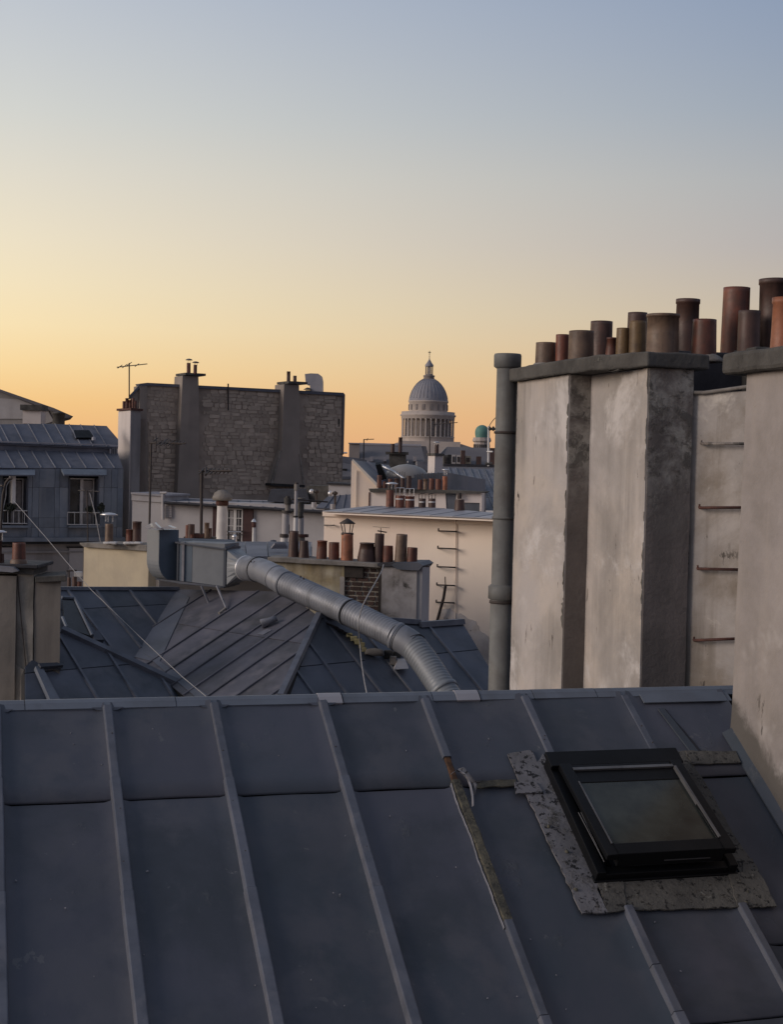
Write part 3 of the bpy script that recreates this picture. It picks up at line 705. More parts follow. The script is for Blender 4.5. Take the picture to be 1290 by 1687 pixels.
# ================================================================== MAIN CHIMNEY STACK BEHIND THE RIDGE
def plan(px, Y, y=900):
    p = at(px, y, Y); return V((p.x, p.y, 0))
def along(p, d, px, y=900):
    """go from plan point p along horizontal direction d until it shows at photo x px"""
    lo_, hi_ = 0.0, 6.0; s0 = proj(V((p.x, p.y, EYE.z-.7)))[0]; sg = 1 if px > s0 else -1
    for _ in range(50):
        md = (lo_+hi_)/2; q = p+d*md
        if (proj(V((q.x, q.y, EYE.z-.7)))[0]-px)*sg < 0: lo_ = md
        else: hi_ = md
    return p+d*lo_
c1 = plan(933, 13.1); c0 = along(c1, AH, 848); c2 = along(c1, BH, 969); c3 = along(c2, -AH, 1062); c4 = along(c3, BH, 1134)
print('stack plan', c0, c1, c2, c3, c4)
ZT = EYE.z+.885; ZB = 0.0; ZV = EYE.z-3.2
SK1 = thing('chimney_stack', 'long stepped chimney stack of cream and sooty rendered shafts crowded with clay pots', 'chimney', (c2.x+.4, c2.y+.5, 0))
def face_panel(p, q, z0, z1, mat, off=.012, name='render_face'):
    n_ = (q-p).normalized().cross(V((0, 0, 1))); 
    if n_.dot(-p) < 0: n_ = -n_
    L_ = (q-p); 
    mb = MB().obox(V((p.x, p.y, z0)) - n_*.01, L_, V((0, 0, z1-z0)), n_*(off+.01))
    return mesh_obj(name, mb, M[mat], SK1, sub=.11, amp=.004, nsc=3)
core = [c0, c1, c2, c3, c4, c4+AH*1.5, c0+BH*1.6]
mesh_obj('shaft', MB().prism([V((p.x, p.y, ZB)) for p in core], V((0, 0, ZT-ZB))), M['plaster_dirty'], SK1)
face_panel(c0, c1, ZV, ZT-.004, 'plaster'); face_panel(c2, c3, ZV, ZT-.004, 'plaster')
face_panel(c1-AH*.0, c2, ZV, ZT-.006, 'plaster_dirty', .006); face_panel(c3, c4, ZV, ZT-.006, 'plaster_dirty', .006)
def chips(edge, n, z0, z1, side, wmax=.05):
    mb = MB()
    for _ in range(n):
        z = random.uniform(z0, z1); h = random.uniform(.02, .11); w = random.uniform(.008, wmax); P0 = V((edge.x, edge.y, z))-BH*.0145+AH*.002
        pts = [P0+side*(w*random.uniform(.3, 1)*math.sin(PI*(k+.5)/5))+V((0, 0, h*(k/4-.5))) for k in range(5)]+[P0+V((0, 0, h*.5)), P0-V((0, 0, h*.5))]
        mb.prism(pts, BH*.004)
    mesh_obj('chipped_edge', mb, M['mould'], SK1, kind='stuff')
chips(c1, 34, EYE.z-1.4, ZT-.02, AH, .06); chips(c3, 26, EYE.z-1.2, ZT-.02, AH, .03); chips(c0, 14, EYE.z-.8, ZT-.02, -AH, .03)
# cap slab
ov = .075
cp = [c0-BH*ov+AH*.1, c1-BH*ov-AH*.02, c1-BH*.01-AH*.10, c3-BH*ov-AH*.02, c3-BH*ov*.8-AH*ov, c4+BH*.11-AH*ov*.9, c4+BH*.14+AH*.05, c4+BH*.14+AH*1.6, c0+BH*1.5+AH*.3]
cp[2] = (c1*.55+c3*.45)-BH*.13
cpp = [cp[0], cp[1]*.6+(c0-BH*ov)*.4-BH*.02, cp[2], cp[3], cp[4], cp[5], cp[6], cp[7], cp[8]]
mesh_obj('cap', MB().prism([V((p.x, p.y, ZT)) for p in cpp], V((0, 0, .125))), M['concrete'], SK1, sub=.12, amp=.010, nsc=5, bevel=.015)
for t in (.18, .30, .33, .55, .8):                              # patched lumps of mortar on the cap edge
    p = (c0-BH*.1)*(1-t)+(c3-BH*.1)*t
    mesh_obj('mortar_patch', MB().obox(V((p.x, p.y, ZT+random.uniform(-.02, .03))), -AH*random.uniform(.08, .2), BH*.05, V((0, 0, random.uniform(.05, .1)))), M['concrete'], SK1, sub=.04, amp=.010, nsc=9)
# pots, left/far to right/near
S7 = 2.633
plist = [(215, 307, 328, 440, 14.2, 'pot_taupe', .95), (303, 362, 293, 425, 14.1, 'pot_red', .97), (358, 470, 278, 420, 13.7, 'pot_taupe', .96),
         (450, 548, 236, 412, 14.1, 'pot_brown', .97), (517, 575, 306, 398, 13.6, 'pot_red', .72), (565, 627, 265, 388, 13.4, 'pot_ochre', .93),
         (612, 698, 198, 385, 13.9, 'pot_brown', .97), (622, 698, 235, 380, 13.3, 'pot_ochre', .96), (698, 838, 205, 370, 12.8, 'pot_taupe', .95),
         (820, 922, 140, 362, 13.4, 'pot_brown', .96), (893, 1003, 228, 362, 12.8, 'pot_red', .93)]
for x0, x1, y0, y1, Y, mt_, fl in plist:
    X0, X1, YT, YB = 800+x0/S7, 800+x1/S7, 440+y0/S7, 440+y1/S7
    bs = at((X0+X1)/2, YB, Y); bs.z = ZT+.118; top = at((X0+X1)/2, YT, Y).z
    pot(SK1, X0, X1, YT, YT+(top-bs.z)/Y*F_PX, Y, mt_, fl, base=bs)
def bed(par, x0, x1, Y, z):
    c_ = at((x0+x1)/2, 600, Y); r = (x1-x0)/2/F_PX*Y
    mb = MB().lathe(V((c_.x, c_.y, z)), [(r*1.5, -.015), (r*1.38, .012), (r*1.16, .035), (r*.98, .05)], 20, wob=.09)
    mesh_obj('mortar_bed', mb, M['concrete_lt'], par, sub=.05, amp=.006, nsc=14)
for x0, x1, y0, y1, Y, mt_, fl in plist: bed(SK1, 800+x0/S7, 800+x1/S7, Y, ZT+.125)
# rendered back block with tarred cheek, right of the main stack
BK = thing('chimney_stack', 'black tarred chimney block behind the rungs, carrying the tallest clay pots', 'chimney', (c4.x+.5, c4.y+1.2, 0))
t0 = along(c4+AH*.9, BH, 1146, 620); t0 = V((t0.x, t0.y, 0))
zt2 = at(1190, 578, t0.y).z
mesh_obj('shaft', MB().obox(V((t0.x-.3, t0.y, 0)), BH*1.15, AH*1.2, V((0, 0, zt2))), M['tar'], BK, bevel=.02, sub=.2, amp=.008)
t1 = along(t0, BH, 1229, 620)
mesh_obj('shaft', MB().obox(V((t1.x, t1.y-.15, 0)), BH*1.6, AH*1.2, V((0, 0, at(1250, 572, t1.y-.1).z))), M['concrete'], BK, sub=.12, amp=.008, nsc=5, bevel=.02)
for x0, x1, y0, y1, dY, mt_, fl in [(1020, 1140, 90, 358, .5, 'pot_red', .96), (1093, 1190, 190, 352, .25, 'pot_brown', .97), (1187, 1310, 53, 342, .45, 'pot_brown', .97)]:
    X0, X1, YT, YB = 800+x0/S7, 800+x1/S7, 440+y0/S7, 440+y1/S7; Y = t0.y+dY
    bs = at((X0+X1)/2, YB, Y); bs.z = zt2-.02; top = at((X0+X1)/2, YT, Y).z
    pot(BK, X0, X1, YT, YT+(top-bs.z)/Y*F_PX, Y, mt_, fl, base=bs, seg=22)
# recessed wall with iron rungs
WR = Wall(1132, c4.y+.06, 1235, c4.y-.22, 900)
RW = thing('party_wall', 'recessed strip of stained wall with four rusty climbing rungs between the stepped stack and the tall wall', 'wall', down(WR.P(.3, 0)))
ul_ = WR.hit(1134, 900)[0]-.06; ur_ = WR.hit(1260, 900)[0]; zt = WR.hit(1180, 645)[1]
mesh_obj('wall', MB().wbox(WR, ul_, ur_, -EYE.z, zt, -.4, 0), M['plaster_rung'], RW, sub=0)
mesh_obj('wall_face', MB().wbox(WR, ul_+.02, ur_-.02, -3.2, zt-.005, 0.001, .010), M['plaster_rung'], RW, sub=.12, amp=.004, nsc=3)
mesh_obj('coping', MB().tube([WR.at(1128, 646, .03), WR.at(1160, 647, .035), WR.at(1190, 643, .03), WR.at(1240, 636, .03)], .016, 10), M['concrete_lt'], RW)
for (xa, xb, yy, y2, mt_) in ((1156, 1228, 731, 731, 'plaster_dirty'), (1153, 1222, 836.5, 836, 'rust'), (1150, 1217, 937, 938.5, 'rust'), (1144, 1211, 1055, 1052, 'rust')):
    p0 = WR.at(xa, yy, .0); p1 = WR.at(xa, yy, .07); p2 = WR.at(xb+8, y2, .07); p3 = WR.at(xb+8, y2, 0)
    up_ = V((0, 0, .03))
    mesh_obj('rung', MB().tube([p0+up_*.2, p1, p2, p3], .0125, 8).tube([p1, p1+up_], .008, 8), M[mt_], RW)
# round flue pipe at the stack's far end
pc = at(829, 900, 14.45); PP = thing('flue_pipe', 'thick grey flue pipe with collars rising beside the stepped chimney stack', 'pipe', down(pc))
rp = 18.2/F_PX*14.45
def zz_(y): return at(829, y, 14.45).z
base = V((pc.x, pc.y, 0))
mesh_obj('pipe', MB().lathe(base, [(rp*1.03, 0), (rp*1.03, zz_(985)), (rp*.985, zz_(984)), (rp*.965, zz_(603))], 32), M['pipe'], PP)
mesh_obj('cap', MB().lathe(base, [(rp*1.02, zz_(607)), (rp*1.24, zz_(604)), (rp*1.25, zz_(586)), (rp*1.18, zz_(583)), (rp*.9, zz_(583)), (0, zz_(590))], 32), M['pipe'], PP)
mesh_obj('collar', MB().lathe(base, [(rp*1.04, zz_(988)), (rp*1.25, zz_(986)), (rp*1.25, zz_(966)), (rp*1.02, zz_(963))], 32), M['pipe'], PP)
mesh_obj('clamp', MB().lathe(base, [(rp*1.05, zz_(994)), (rp*1.13, zz_(993.5)), (rp*1.13, zz_(990)), (rp*1.05, zz_(989))], 32), M['iron'], PP)
for yy in (712.5, 853):
    mesh_obj('clamp', MB().lathe(base, [(rp*1.0, zz_(yy+2)), (rp*1.08, zz_(yy+2)), (rp*1.08, zz_(yy-2)), (rp*1.0, zz_(yy-2))], 32), M['iron' if yy < 800 else 'pipe'], PP)
# ================================================================== NEIGHBOURING HIPPED ZINC ROOF
_d = ray(-1640, -1800).normalized(); AZ_C = math.atan2(_d.x, _d.y); SL_C = math.asin(_d.z)
RN = Roof(at(545, 1095, 17.8), AZ_C, SL_C)
uT = RN.hit(525, 1017); PT = RN.P(*uT)
RM = Roof(PT, AZ_C+PI/2, math.radians(26))
def plane3(a, b, c):
    n = (b-a).cross(c-a).normalized()
    if n.z < 0: n = -n
    az = math.atan2(-n.x, -n.y); return Roof(a, az, math.acos(max(-1, min(1, n.z))))
def zray(px, py, z):
    d = ray(px, py); return EYE+d*((z-EYE.z)/d.z)
p1 = RM.P(*RM.hit(290, 975)); p2 = RM.P(*RM.hit(222, 1084)); p3 = zray(98, 972, p1.z)
_dh = (p2-p1).x*math.sin(AZ_C)+(p2-p1).y*math.cos(AZ_C); RL1 = Roof(p1, AZ_C, math.atan2((p2-p1).z, _dh) if _dh > 0 else math.atan2(-(p2-p1).z, -_dh))
print('hip roof: T', PT, 'valley', p1, p2, p3, 'L1 slope', math.degrees(math.acos(RL1.n.z)), 'slC', math.degrees(SL_C), math.degrees(AZ_C))
pm = RM.P(*RM.hit(352, 1157)); pm2 = RM.P(*RM.hit(268, 1118)); print('M near', pm, pm2, 'N right', RN.P(*RN.hit(760, 1028)), RN.P(*RN.hit(650, 1045)))
P_L2 = at(268, 1118, pm2.y-.25)
RL2 = Roof(P_L2, AZ_C, SL_C)
print('L2 at 100', RL2.P(*RL2.hit(100, 1039)), 'at 350', RL2.P(*RL2.hit(350, 1155)))
NB = thing('hipped_roof_house', 'neighbouring house with hipped and valleyed zinc roof just beyond the nearest ridge', 'house', down(RN.P(*RN.hit(500, 1120))))
def body(parent, R, poly, mat='plaster_wall', drop=.14, name='wall'):
    pts = [R.P(*R.hit(*p), -drop) for p in poly]; zb = 0.0
    vs = pts+[down(p) for p in pts]; n = len(pts)
    mb = MB().add(vs, [tuple(range(n)), tuple(range(2*n-1, n-1, -1))]+[(i, i+n, (i+1) % n+n, (i+1) % n) for i in range(n)])
    return mesh_obj(name, mb, M[mat], parent)
polyN = [(525, 1017), (762, 1028), (806, 1101), (815, 1200), (440, 1205)]
polyM = [(290, 972), (470, 976), (525, 1017), (440, 1205), (370, 1200), (222, 1084)]
polyL1 = [(60, 972), (293, 972), (222, 1085), (150, 1120), (60, 1070)]
polyL2 = [(100, 1039), (350, 1155), (345, 1215), (40, 1215), (40, 1100)]
facet(NB, RN, polyN, [(497, 1120), (552, 1120), (610, 1120), (661, 1120), (718, 1120), (777, 1120)], [(560, 1093)], 'zinc_mid')
facet(NB, RM, polyM, [(263.5, 1082), (269, 1112), (295, 1123), (323, 1133), (346.5, 1146), (389, 1149), (430, 1160), (330, 985)], [(400, 1046)], 'zinc_old', bmat='zinc_old', bw=.035, bh=.03)
facet(NB, RL1, polyL1, [(122, 990), (169, 990), (225, 990)], [(190, 1001)], 'zinc_mid')
facet(NB, RL2, polyL2, [(127, 1100), (191, 1100), (252, 1100), (300, 1135)], [(160, 1100)], 'zinc_mid')
for R_, p_ in ((RN, polyN), (RM, polyM), (RL1, polyL1), (RL2, polyL2)): body(NB, R_, p_)
up = V((0, 0, 1))
hipb = RM.P(*RM.hit(462, 1152), .0); hipb2 = RN.P(*RN.hit(462, 1152))
strip(NB, [PT+up*.02, (hipb+hipb2)/2+up*.02], .10, .05, 'zinc_batten', 'hip_cap')
e0 = RL2.P(*RL2.hit(100, 1039)); e1 = RL2.P(*RL2.hit(350, 1155)); em = RL2.P(*RL2.hit(172, 1072))
strip(NB, [e0, em, e1], .11, .05, 'zinc_batten', 'hip_cap', n=RL2.n, off=.01)
r0_ = RL1.P(*RL1.hit(60, 972)); r1_ = RL1.P(*RL1.hit(293, 972))
strip(NB, [r0_, r1_], .10, .045, 'zinc_batten', 'ridge_cap')
rr0 = RN.P(*RN.hit(690, 1033)); rr1 = RN.P(*RN.hit(762, 1028)); strip(NB, [rr0, rr1], .12, .07, 'zinc_batten', 'ridge_cap')
strip(NB, [PT, RN.P(*RN.hit(690, 1028))], .12, .06, 'zinc_batten', 'ridge_cap')
q = [RM.P(*RM.hit(*p), .012) for p in ((290, 976), (312, 986), (262, 1094), (222, 1084))]
mesh_obj('valley_flashing', MB().prism(q, RM.n*.008), M['zinc_mid'], NB)
q = [RM.P(*RM.hit(*p), .012) for p in ((236, 1078), (262, 1090), (360, 1160), (340, 1165))]
mesh_obj('valley_flashing', MB().prism(q, RM.n*.009), M['zinc_mid'], NB)
# roof window in the left slope
a = [RL1.hit(*p) for p in ((99, 994), (119, 995), (147, 1056), (104, 1042))]
mesh_obj('roof_window', MB().prism([RL1.P(u, v, .03) for u, v in a], RL1.n*.05), M['glass'], NB, label='dark roof window')
for q0, q1 in (((119, 994), (148, 1056)), ((98, 993), (119, 994)), ((99, 1026), (106, 1043))):
    A = RL1.P(*RL1.hit(*q0), .09); B = RL1.P(*RL1.hit(*q1), .09)
    mesh_obj('window_frame', MB().tube([A, B], .022, 6, False), M['zinc_ridge'], NB)
mesh_obj('window_curb', MB().prism([RL1.P(*RL1.hit(*p), .0) for p in ((148, 1050), (158, 1046), (168, 1062), (152, 1062))], RL1.n*.08), M['zinc'], NB)
# small vent cowl lying on the old slope
A = RM.P(*RM.hit(433, 1036), .07); B = RM.P(*RM.hit(459, 1026), .07)
mesh_obj('vent_cowl', MB().lathe(A, [(.055, 0), (.062, .01), (.045, .12), (.035, (B-A).length), (0, (B-A).length)], 14, axis=(B-A)), M['zinc_bright'], NB)
mesh_obj('vent_mouth', MB().lathe(A-(B-A).normalized()*.002, [(.05, 0), (0, .001)], 14, axis=(B-A)), M['dark'], NB)
mesh_obj('cowl_apron', MB().prism([RM.P(*RM.hit(*p), .01) for p in ((424, 1046), (440, 1038), (448, 1040), (434, 1048))], RM.n*.01), M['zinc_bright'], NB)
mesh_obj('mortar_patch', MB().tube([RM.P(*RM.hit(362, 1015), .04), RM.P(*RM.hit(374, 1007), .05)], .02, 6), M['concrete_lt'], NB)
# rubble, moss and weathered stones below the brick stack
def rock(px, py, Y, w, h, mat, par, name='mortar_lump', d=None, yaw=0):
    c = at(px, py, Y); W = w/F_PX*Y; H = h/F_PX*Y; D = d or W*.6
    return mesh_obj(name, MB().obox(c-V((W/2, D/2, H/2)), V((W, 0, 0)), V((0, D, 0)), V((0, 0, H))), M[mat], par, sub=W/5, amp=W*.09, nsc=9, bevel=W*.12, smooth=True)
def ND(px, py): return RN.P(*RN.hit(px, py)).y
for k, (x, y, w, h) in enumerate([(576, 1046, 10, 7), (583, 1052, 11, 9), (590, 1057, 12, 10), (596, 1063, 10, 10), (600, 1070, 8, 7)]):
    rock(x, y, ND(x, y)-.12, w, h, 'yellow_moss', NB, 'moss_lump')
for x, y, w, h, m_ in [(617, 1074, 32, 11, 'concrete_lt'), (640, 1078, 14, 14, 'concrete'), (648, 1088, 11, 14, 'concrete_lt'), (654, 1078, 14, 10, 'concrete')]:
    rock(x, y, ND(x, y)-.15, w, h, m_, NB)
q = [at(x, y, ND(x, y)-.2) for x, y in ((655, 1087), (667, 1087), (673, 1101), (648, 1103))]
mesh_obj('mortar_lump', MB().prism(q, V((0, .12, 0))), M['stain_white'], NB, sub=.04, amp=.006)
q = [at(x, y, ND(x, y)-.02) for x, y in ((600, 1082), (644, 1084), (655, 1103), (603, 1100))]
mesh_obj('apron_flashing', MB().prism(q, V((0, .06, -.02))), M['zinc_mid'], NB)
for k in range(5):                                             # dark loose slates under the duct
    x = 535+k*9; y = 1024+k*5
    mesh_obj('slate', MB().prism([at(x, y, ND(x, y)-.15), at(x+22, y+9, ND(x+22, y+9)-.18), at(x+24, y+13, ND(x+22, y+9)-.10), at(x+3, y+5, ND(x, y)-.1)], V((0, .03, -.005))), M['tar'], NB)
# verge flashing at lower left
q = [RL2.P(*RL2.hit(*p), .02) for p in ((54, 1106), (64, 1104), (97, 1165), (80, 1165))]
mesh_obj('verge_flashing', MB().prism(q, RL2.n*.06), M['zinc_ridge'], NB)
q = [RL2.P(*RL2.hit(*p), .06) for p in ((58, 1104), (100, 1102), (99, 1107), (62, 1110))]
mesh_obj('verge_flashing', MB().prism(q, RL2.n*.05), M['zinc'], NB)

# ================================================================== VENTILATION DUCT
DU = thing('ventilation_duct', 'grey metal duct, boxy then a thick ribbed pipe, crossing the hipped roof', 'duct', at(400, 965, 20.4))
YD = 20.4
we = front(YD, 261, math.radians(38)); u0, _ = we.hit(261, 915); u1, _ = we.hit(293, 915)
zt_ = we.hit(262, 873)[1]; zb_ = we.hit(275, 957)[1]; Wd = u1-u0; dep = .34
rad = .25
arc = [(u0+rad*.9*(1-math.sin(t)), zb_+rad*(1-math.cos(t))) for t in [PI/2*k/8 for k in range(9)]]
prof = [(u1, zt_), (u1, zb_)] + [(u0+rad*.9*(1-math.sin(PI/2*k/8)), zb_+rad*1.1*(1-math.cos(PI/2*k/8))) for k in range(9)] + [(u0, zt_)]
mesh_obj('elbow_box', MB().prism([we.P(u, z, 0) for u, z in prof], -we.n*dep), M['duct_box'], DU)
mesh_obj('elbow_cheek', MB().prism([we.P(u, z, .002) for u, z in prof], we.n*.004), M['duct_blue'], DU)
wd = Wall(290, 20.45, 405, 20.15, 930)
mesh_obj('box_section', MB().pbox(wd, 293, 894, 370, 965, -.5, 0), M['duct_box'], DU, bevel=.006)
mesh_obj('box_cheek', MB().pbox(wd, 296, 899, 316, 958, 0, .003), M['duct_blue'], DU)
mesh_obj('flange', MB().pbox(wd, 300, 893, 304, 959, -.48, .025), M['zinc_bright'], DU)
mesh_obj('flange', MB().pbox(wd, 368.5, 902, 372, 967, -.5, .02), M['zinc'], DU)
mesh_obj('flange', MB().pbox(wd, 291.5, 892, 294, 959, -.48, .015), M['zinc'], DU)
lid = [wd.at(290, 894, .03), wd.at(372, 904.5, .03), wd.at(372, 901, .03), wd.at(290, 891, .03)]
mesh_obj('lid', MB().prism([wd.at(288, 893, .04), wd.at(372, 904, .04), wd.at(388, 897, -.3), wd.at(386, 889, -.6), wd.at(290, 886, -.6)], V((0, 0, -.015))), M['zinc_mid'], DU)
mesh_obj('bottom_rail', MB().prism([wd.at(255, 955, .03), wd.at(300, 962, .04), wd.at(368, 969, .03), wd.at(368, 966, .03), wd.at(300, 957.5, .04), wd.at(255, 953, .03)], -wd.n*.4), M['zinc'], DU)
# rectangular to round transition
rect = [wd.at(x, y, o) for x, y, o in ((371, 905, 0), (371, 965, 0))]
A, B = rect; bkv = -wd.n*.5
R0_ = .165
CP = [(404, 936), (412, 937), (425, 938), (440, 944), (455, 952), (471, 962), (505, 977), (540, 993), (573, 1008), (614, 1028), (654, 1048), (667, 1055), (680, 1064), (700, 1090), (718, 1117), (735, 1143), (752, 1170), (764, 1192), (772, 1210)]
CY_ = [20.2, 20.1, 19.9, 19.65, 19.4, 19.2, 18.9, 18.6, 18.3, 18.0, 17.7, 17.65, 17.6, 17.4, 17.2, 17.0, 16.85, 16.95, 17.2]
CP3 = [at(x, y, Y) for (x, y), Y in zip(CP, CY_)]
ax = (CP3[1]-CP3[0]).normalized(); cA = CP3[0]
N_ = 24; ring = []; rc = []
e2 = V((0, 0, 1)); e2 = (e2-ax*e2.dot(ax)).normalized(); e1_ = ax.cross(e2)
for k in range(N_):
    a = 2*PI*k/N_; cx, cz = math.cos(a), math.sin(a)
    ring.append(cA + (e1_*-cx + e2*cz)*R0_ if e1_.dot(wd.n) < 0 else cA+(e1_*cx+e2*cz)*R0_)
    mx = max(abs(cx), abs(cz)); fx, fz = cx/mx, cz/mx
    rc.append(A.lerp(B, .5-fz*.5) + bkv*(.5-fx*.5))
mesh_obj('transition', MB().add(rc+ring, [(k, (k+1) % N_, N_+(k+1) % N_, N_+k) for k in range(N_)]+[tuple(range(N_))]), M['duct_box'], DU)
def spline(P, n):
    out = []
    for i in range(len(P)-1):
        p0 = P[max(0, i-1)]; p1_, p2_ = P[i], P[i+1]; p3_ = P[min(len(P)-1, i+2)]
        for k in range(n):
            t = k/n; out.append(.5*((2*p1_)+(p2_-p0)*t+(2*p0-5*p1_+4*p2_-p3_)*t*t+(-p0+3*p1_-3*p2_+p3_)*t**3))
    out.append(P[-1]); return out
def pipe_sec(i0, i1, rib, name='pipe_section', r=R0_, pitch=.050, mat='duct'):
    pts = spline(CP3[i0:i1+1], 30); L_ = [0]
    for a, b in zip(pts[:-1], pts[1:]): L_.append(L_[-1]+(b-a).length)
    n = max(8, int(L_[-1]/(pitch/5))) if rib else max(8, int(L_[-1]/.03)); out = []; rs = []; j = 0
    for k in range(n+1):
        s_ = L_[-1]*k/n
        while j < len(L_)-2 and L_[j+1] < s_: j += 1
        t = (s_-L_[j])/max(1e-6, L_[j+1]-L_[j]); out.append(pts[j].lerp(pts[j+1], min(1, t)))
        w = .015*(.5-abs(math.sin(PI*s_/pitch))**.5) if rib else 0
        rs.append(r + w + .002*noise.noise(V((s_*2, i0, 3))))
    return mesh_obj(name, MB().tube(out, rs, 36), M[mat], DU)
def ringband(i, t, r, w, mat='duct', name='collar'):
    p = CP3[i].lerp(CP3[min(i+1, len(CP3)-1)], t); d = (CP3[min(i+1, len(CP3)-1)]-CP3[i]).normalized()
    return mesh_obj(name, MB().lathe(p-d*w/2, [(r*.96, 0), (r, .003), (r, w-.003), (r*.96, w)], 36, axis=d), M[mat], DU)
pipe_sec(0, 2, False, r=R0_*1.02); pipe_sec(2, 4, False, r=R0_*.99); pipe_sec(4, 5, False, r=R0_*1.01); pipe_sec(5, 8, True); pipe_sec(8, 10, True); pipe_sec(10, 12, False, r=R0_*1.03); pipe_sec(12, 18, True, mat='duct_box')
for i, t, w, m_ in ((0, .1, .03, 'tin'), (1, .75, .02, 'duct'), (2, 0, .016, 'dark'), (4, 0, .02, 'duct'), (5, 0, .02, 'duct'), (8, 0, .03, 'duct'), (8, .06, .014, 'dark'), (10, -.0, .05, 'duct'), (10, .35, .012, 'dark'), (12, 0, .014, 'dark'), (15, -.2, .06, 'duct_box')):
    ringband(i, t, R0_*1.055, w, m_)
for x0, y0, x1, y1 in ((331, 965, 343, 993), (357, 966, 375, 1008)):
    Y1 = RM.P(*RM.hit(x1, y1)).y
    mesh_obj('support_leg', MB().tube([at(x0, y0, YD-.2), at(x1, y1, Y1-.02)], .018, 6, False), M['zinc_bright'], DU)
for x, y in ((413, 925), (419, 926), (495, 950), (500, 953)):
    Yk = 19.75 if x < 450 else 18.6
    mesh_obj('screw_head', MB().lathe(at(x, y, Yk), [(.012, -.012), (.012, .008), (0, .01)], 8, axis=V((0, -1, .4))), M['iron'], DU)
# clutter resting on the elbow's mouth
o = mesh_obj('bent_sheet', MB().prism([at(238, 867, 20.2), at(246, 863, 20.2), at(249, 869, 20.2), at(243, 872, 20.2)], V((0, .2, 0))).prism([at(254, 861, 20.3), at(258, 872, 20.3), at(268, 873, 20.3), at(262, 869, 20.3)], V((0, .15, 0)))
             .prism([at(263, 870, 20.3), at(276, 866, 20.3), at(287, 870, 20.3), at(276, 872, 20.3)], V((0, .2, 0))), M['tin'], loc=at(262, 872, 20.3))
tag(o, 'crumpled pale metal offcuts lying on top of the duct elbow', 'scrap metal')

# ================================================================== BRICK AND PLASTER CHIMNEY WITH TEN POTS
wD = Wall(452, 22.2, 695, 21.7, 960)
CD = thing('chimney_stack', 'wide low chimney of plaster and bare brick, ten clay pots, behind the ribbed duct', 'chimney', down(wD.at(590, 960)))
zD = -5.0
def dbox(x0, x1, y0, f0, f1, mat, name, **k):
    u0, u1 = wD.hit(x0, 960)[0], wD.hit(x1, 960)[0]; z1 = wD.hit((x0+x1)/2, y0)[1]
    return mesh_obj(name, MB().wbox(wD, u0, u1, zD, z1, f0, f1), M[mat], CD, **k)
dbox(450, 567, 927, -.55, .0, 'stained', 'plaster_section', sub=.12, amp=.004)
dbox(566, 633, 930, -.55, -.03, 'brick_mortar', 'brick_section')
dbox(560, 567.5, 950, -.3, .012, 'plaster', 'plaster_edge', sub=.05, amp=.004)
dbox(631, 689, 933, -.55, .10, 'white_soot', 'rendered_shaft', sub=.10, amp=.006)
dbox(687.5, 697, 934, -.5, .07, 'white_wall', 'pale_side_face')  # added strip, its paler colour imitating the shaft's lighter side face
course = 7.75/F_PX*22.0; blen = .185
z0 = wD.hit(600, 934)[1]; U0_, U1_ = wD.hit(567, 960)[0], wD.hit(632, 960)[0]
bricks = {}
def brick_mesh(L_, ph):
    key = (round(L_, 3), ph)
    if key not in bricks:
        mb = MB().obox(V((0, 0, 0)), wD.h*L_, wD.n*(.018+.006*ph), V((0, 0, course-.022)))
        me = bpy.data.meshes.new('brick'); me.from_pydata(mb.v, [], mb.f); me.materials.append(M['brick']); bricks[key] = me
    return bricks[key]
for r in range(13):
    z = z0-(r+1)*course; u = U0_ + (0 if r % 2 else -blen*.5); k = 0
    while u < U1_:
        L_ = blen if (r+k) % 3 else blen*.62
        a, b = max(u, U0_+.004), min(u+L_, U1_)
        if b-a > .03:
            o = bpy.data.objects.new('brick', brick_mesh(max(.03, round((b-a-.030)/.02)*.02) if b-a < blen*.6 else b-a-.030, random.randint(0, 2))); COL.objects.link(o); o.parent = CD
            o.location = wD.P(a, z+random.uniform(-.002, .002), -.035)-CD.location
        u += L_; k += 1
mesh_obj('soot_panel', MB().wbox(wD, U0_, U0_+(U1_-U0_)*.48, z0-course*2.3, z0+.03, -.03, .02), M['soot'], CD, sub=.05, amp=.006)
mesh_obj('soot_panel', MB().wbox(wD, U1_-.07, U1_-.01, z0-course*13, z0-course*.3, -.03, .022), M['soot'], CD, sub=.05, amp=.01)
mesh_obj('cap', MB().prism([wD.at(440, 917, .08), wD.at(628, 928.5, .09), wD.at(628, 935.5, .09), wD.at(440, 925, .08)], -wD.n*.75), M['concrete_lt'], CD, sub=.12, amp=.006, bevel=.01)
mesh_obj('cap', MB().prism([wD.at(622, 928, .14), wD.at(648, 927, .14), wD.at(652, 933, .14), wD.at(622, 933, .14)], -wD.n*.75), M['tar'], CD, sub=.12, amp=.006)
mesh_obj('zinc_cap', MB().prism([wD.at(645, 931, .16), wD.at(650, 927, .16), wD.at(690, 927, .16), wD.at(697, 932, .16), wD.at(690, 940, .16), wD.at(654, 938, .16)], -wD.n*.8), M['zinc_mid'], CD)
mesh_obj('rod', MB().tube([wD.at(688, 932, .15), wD.at(708, 933.5, .1)], .01, 6), M['iron'], CD)
S6 = 3.486
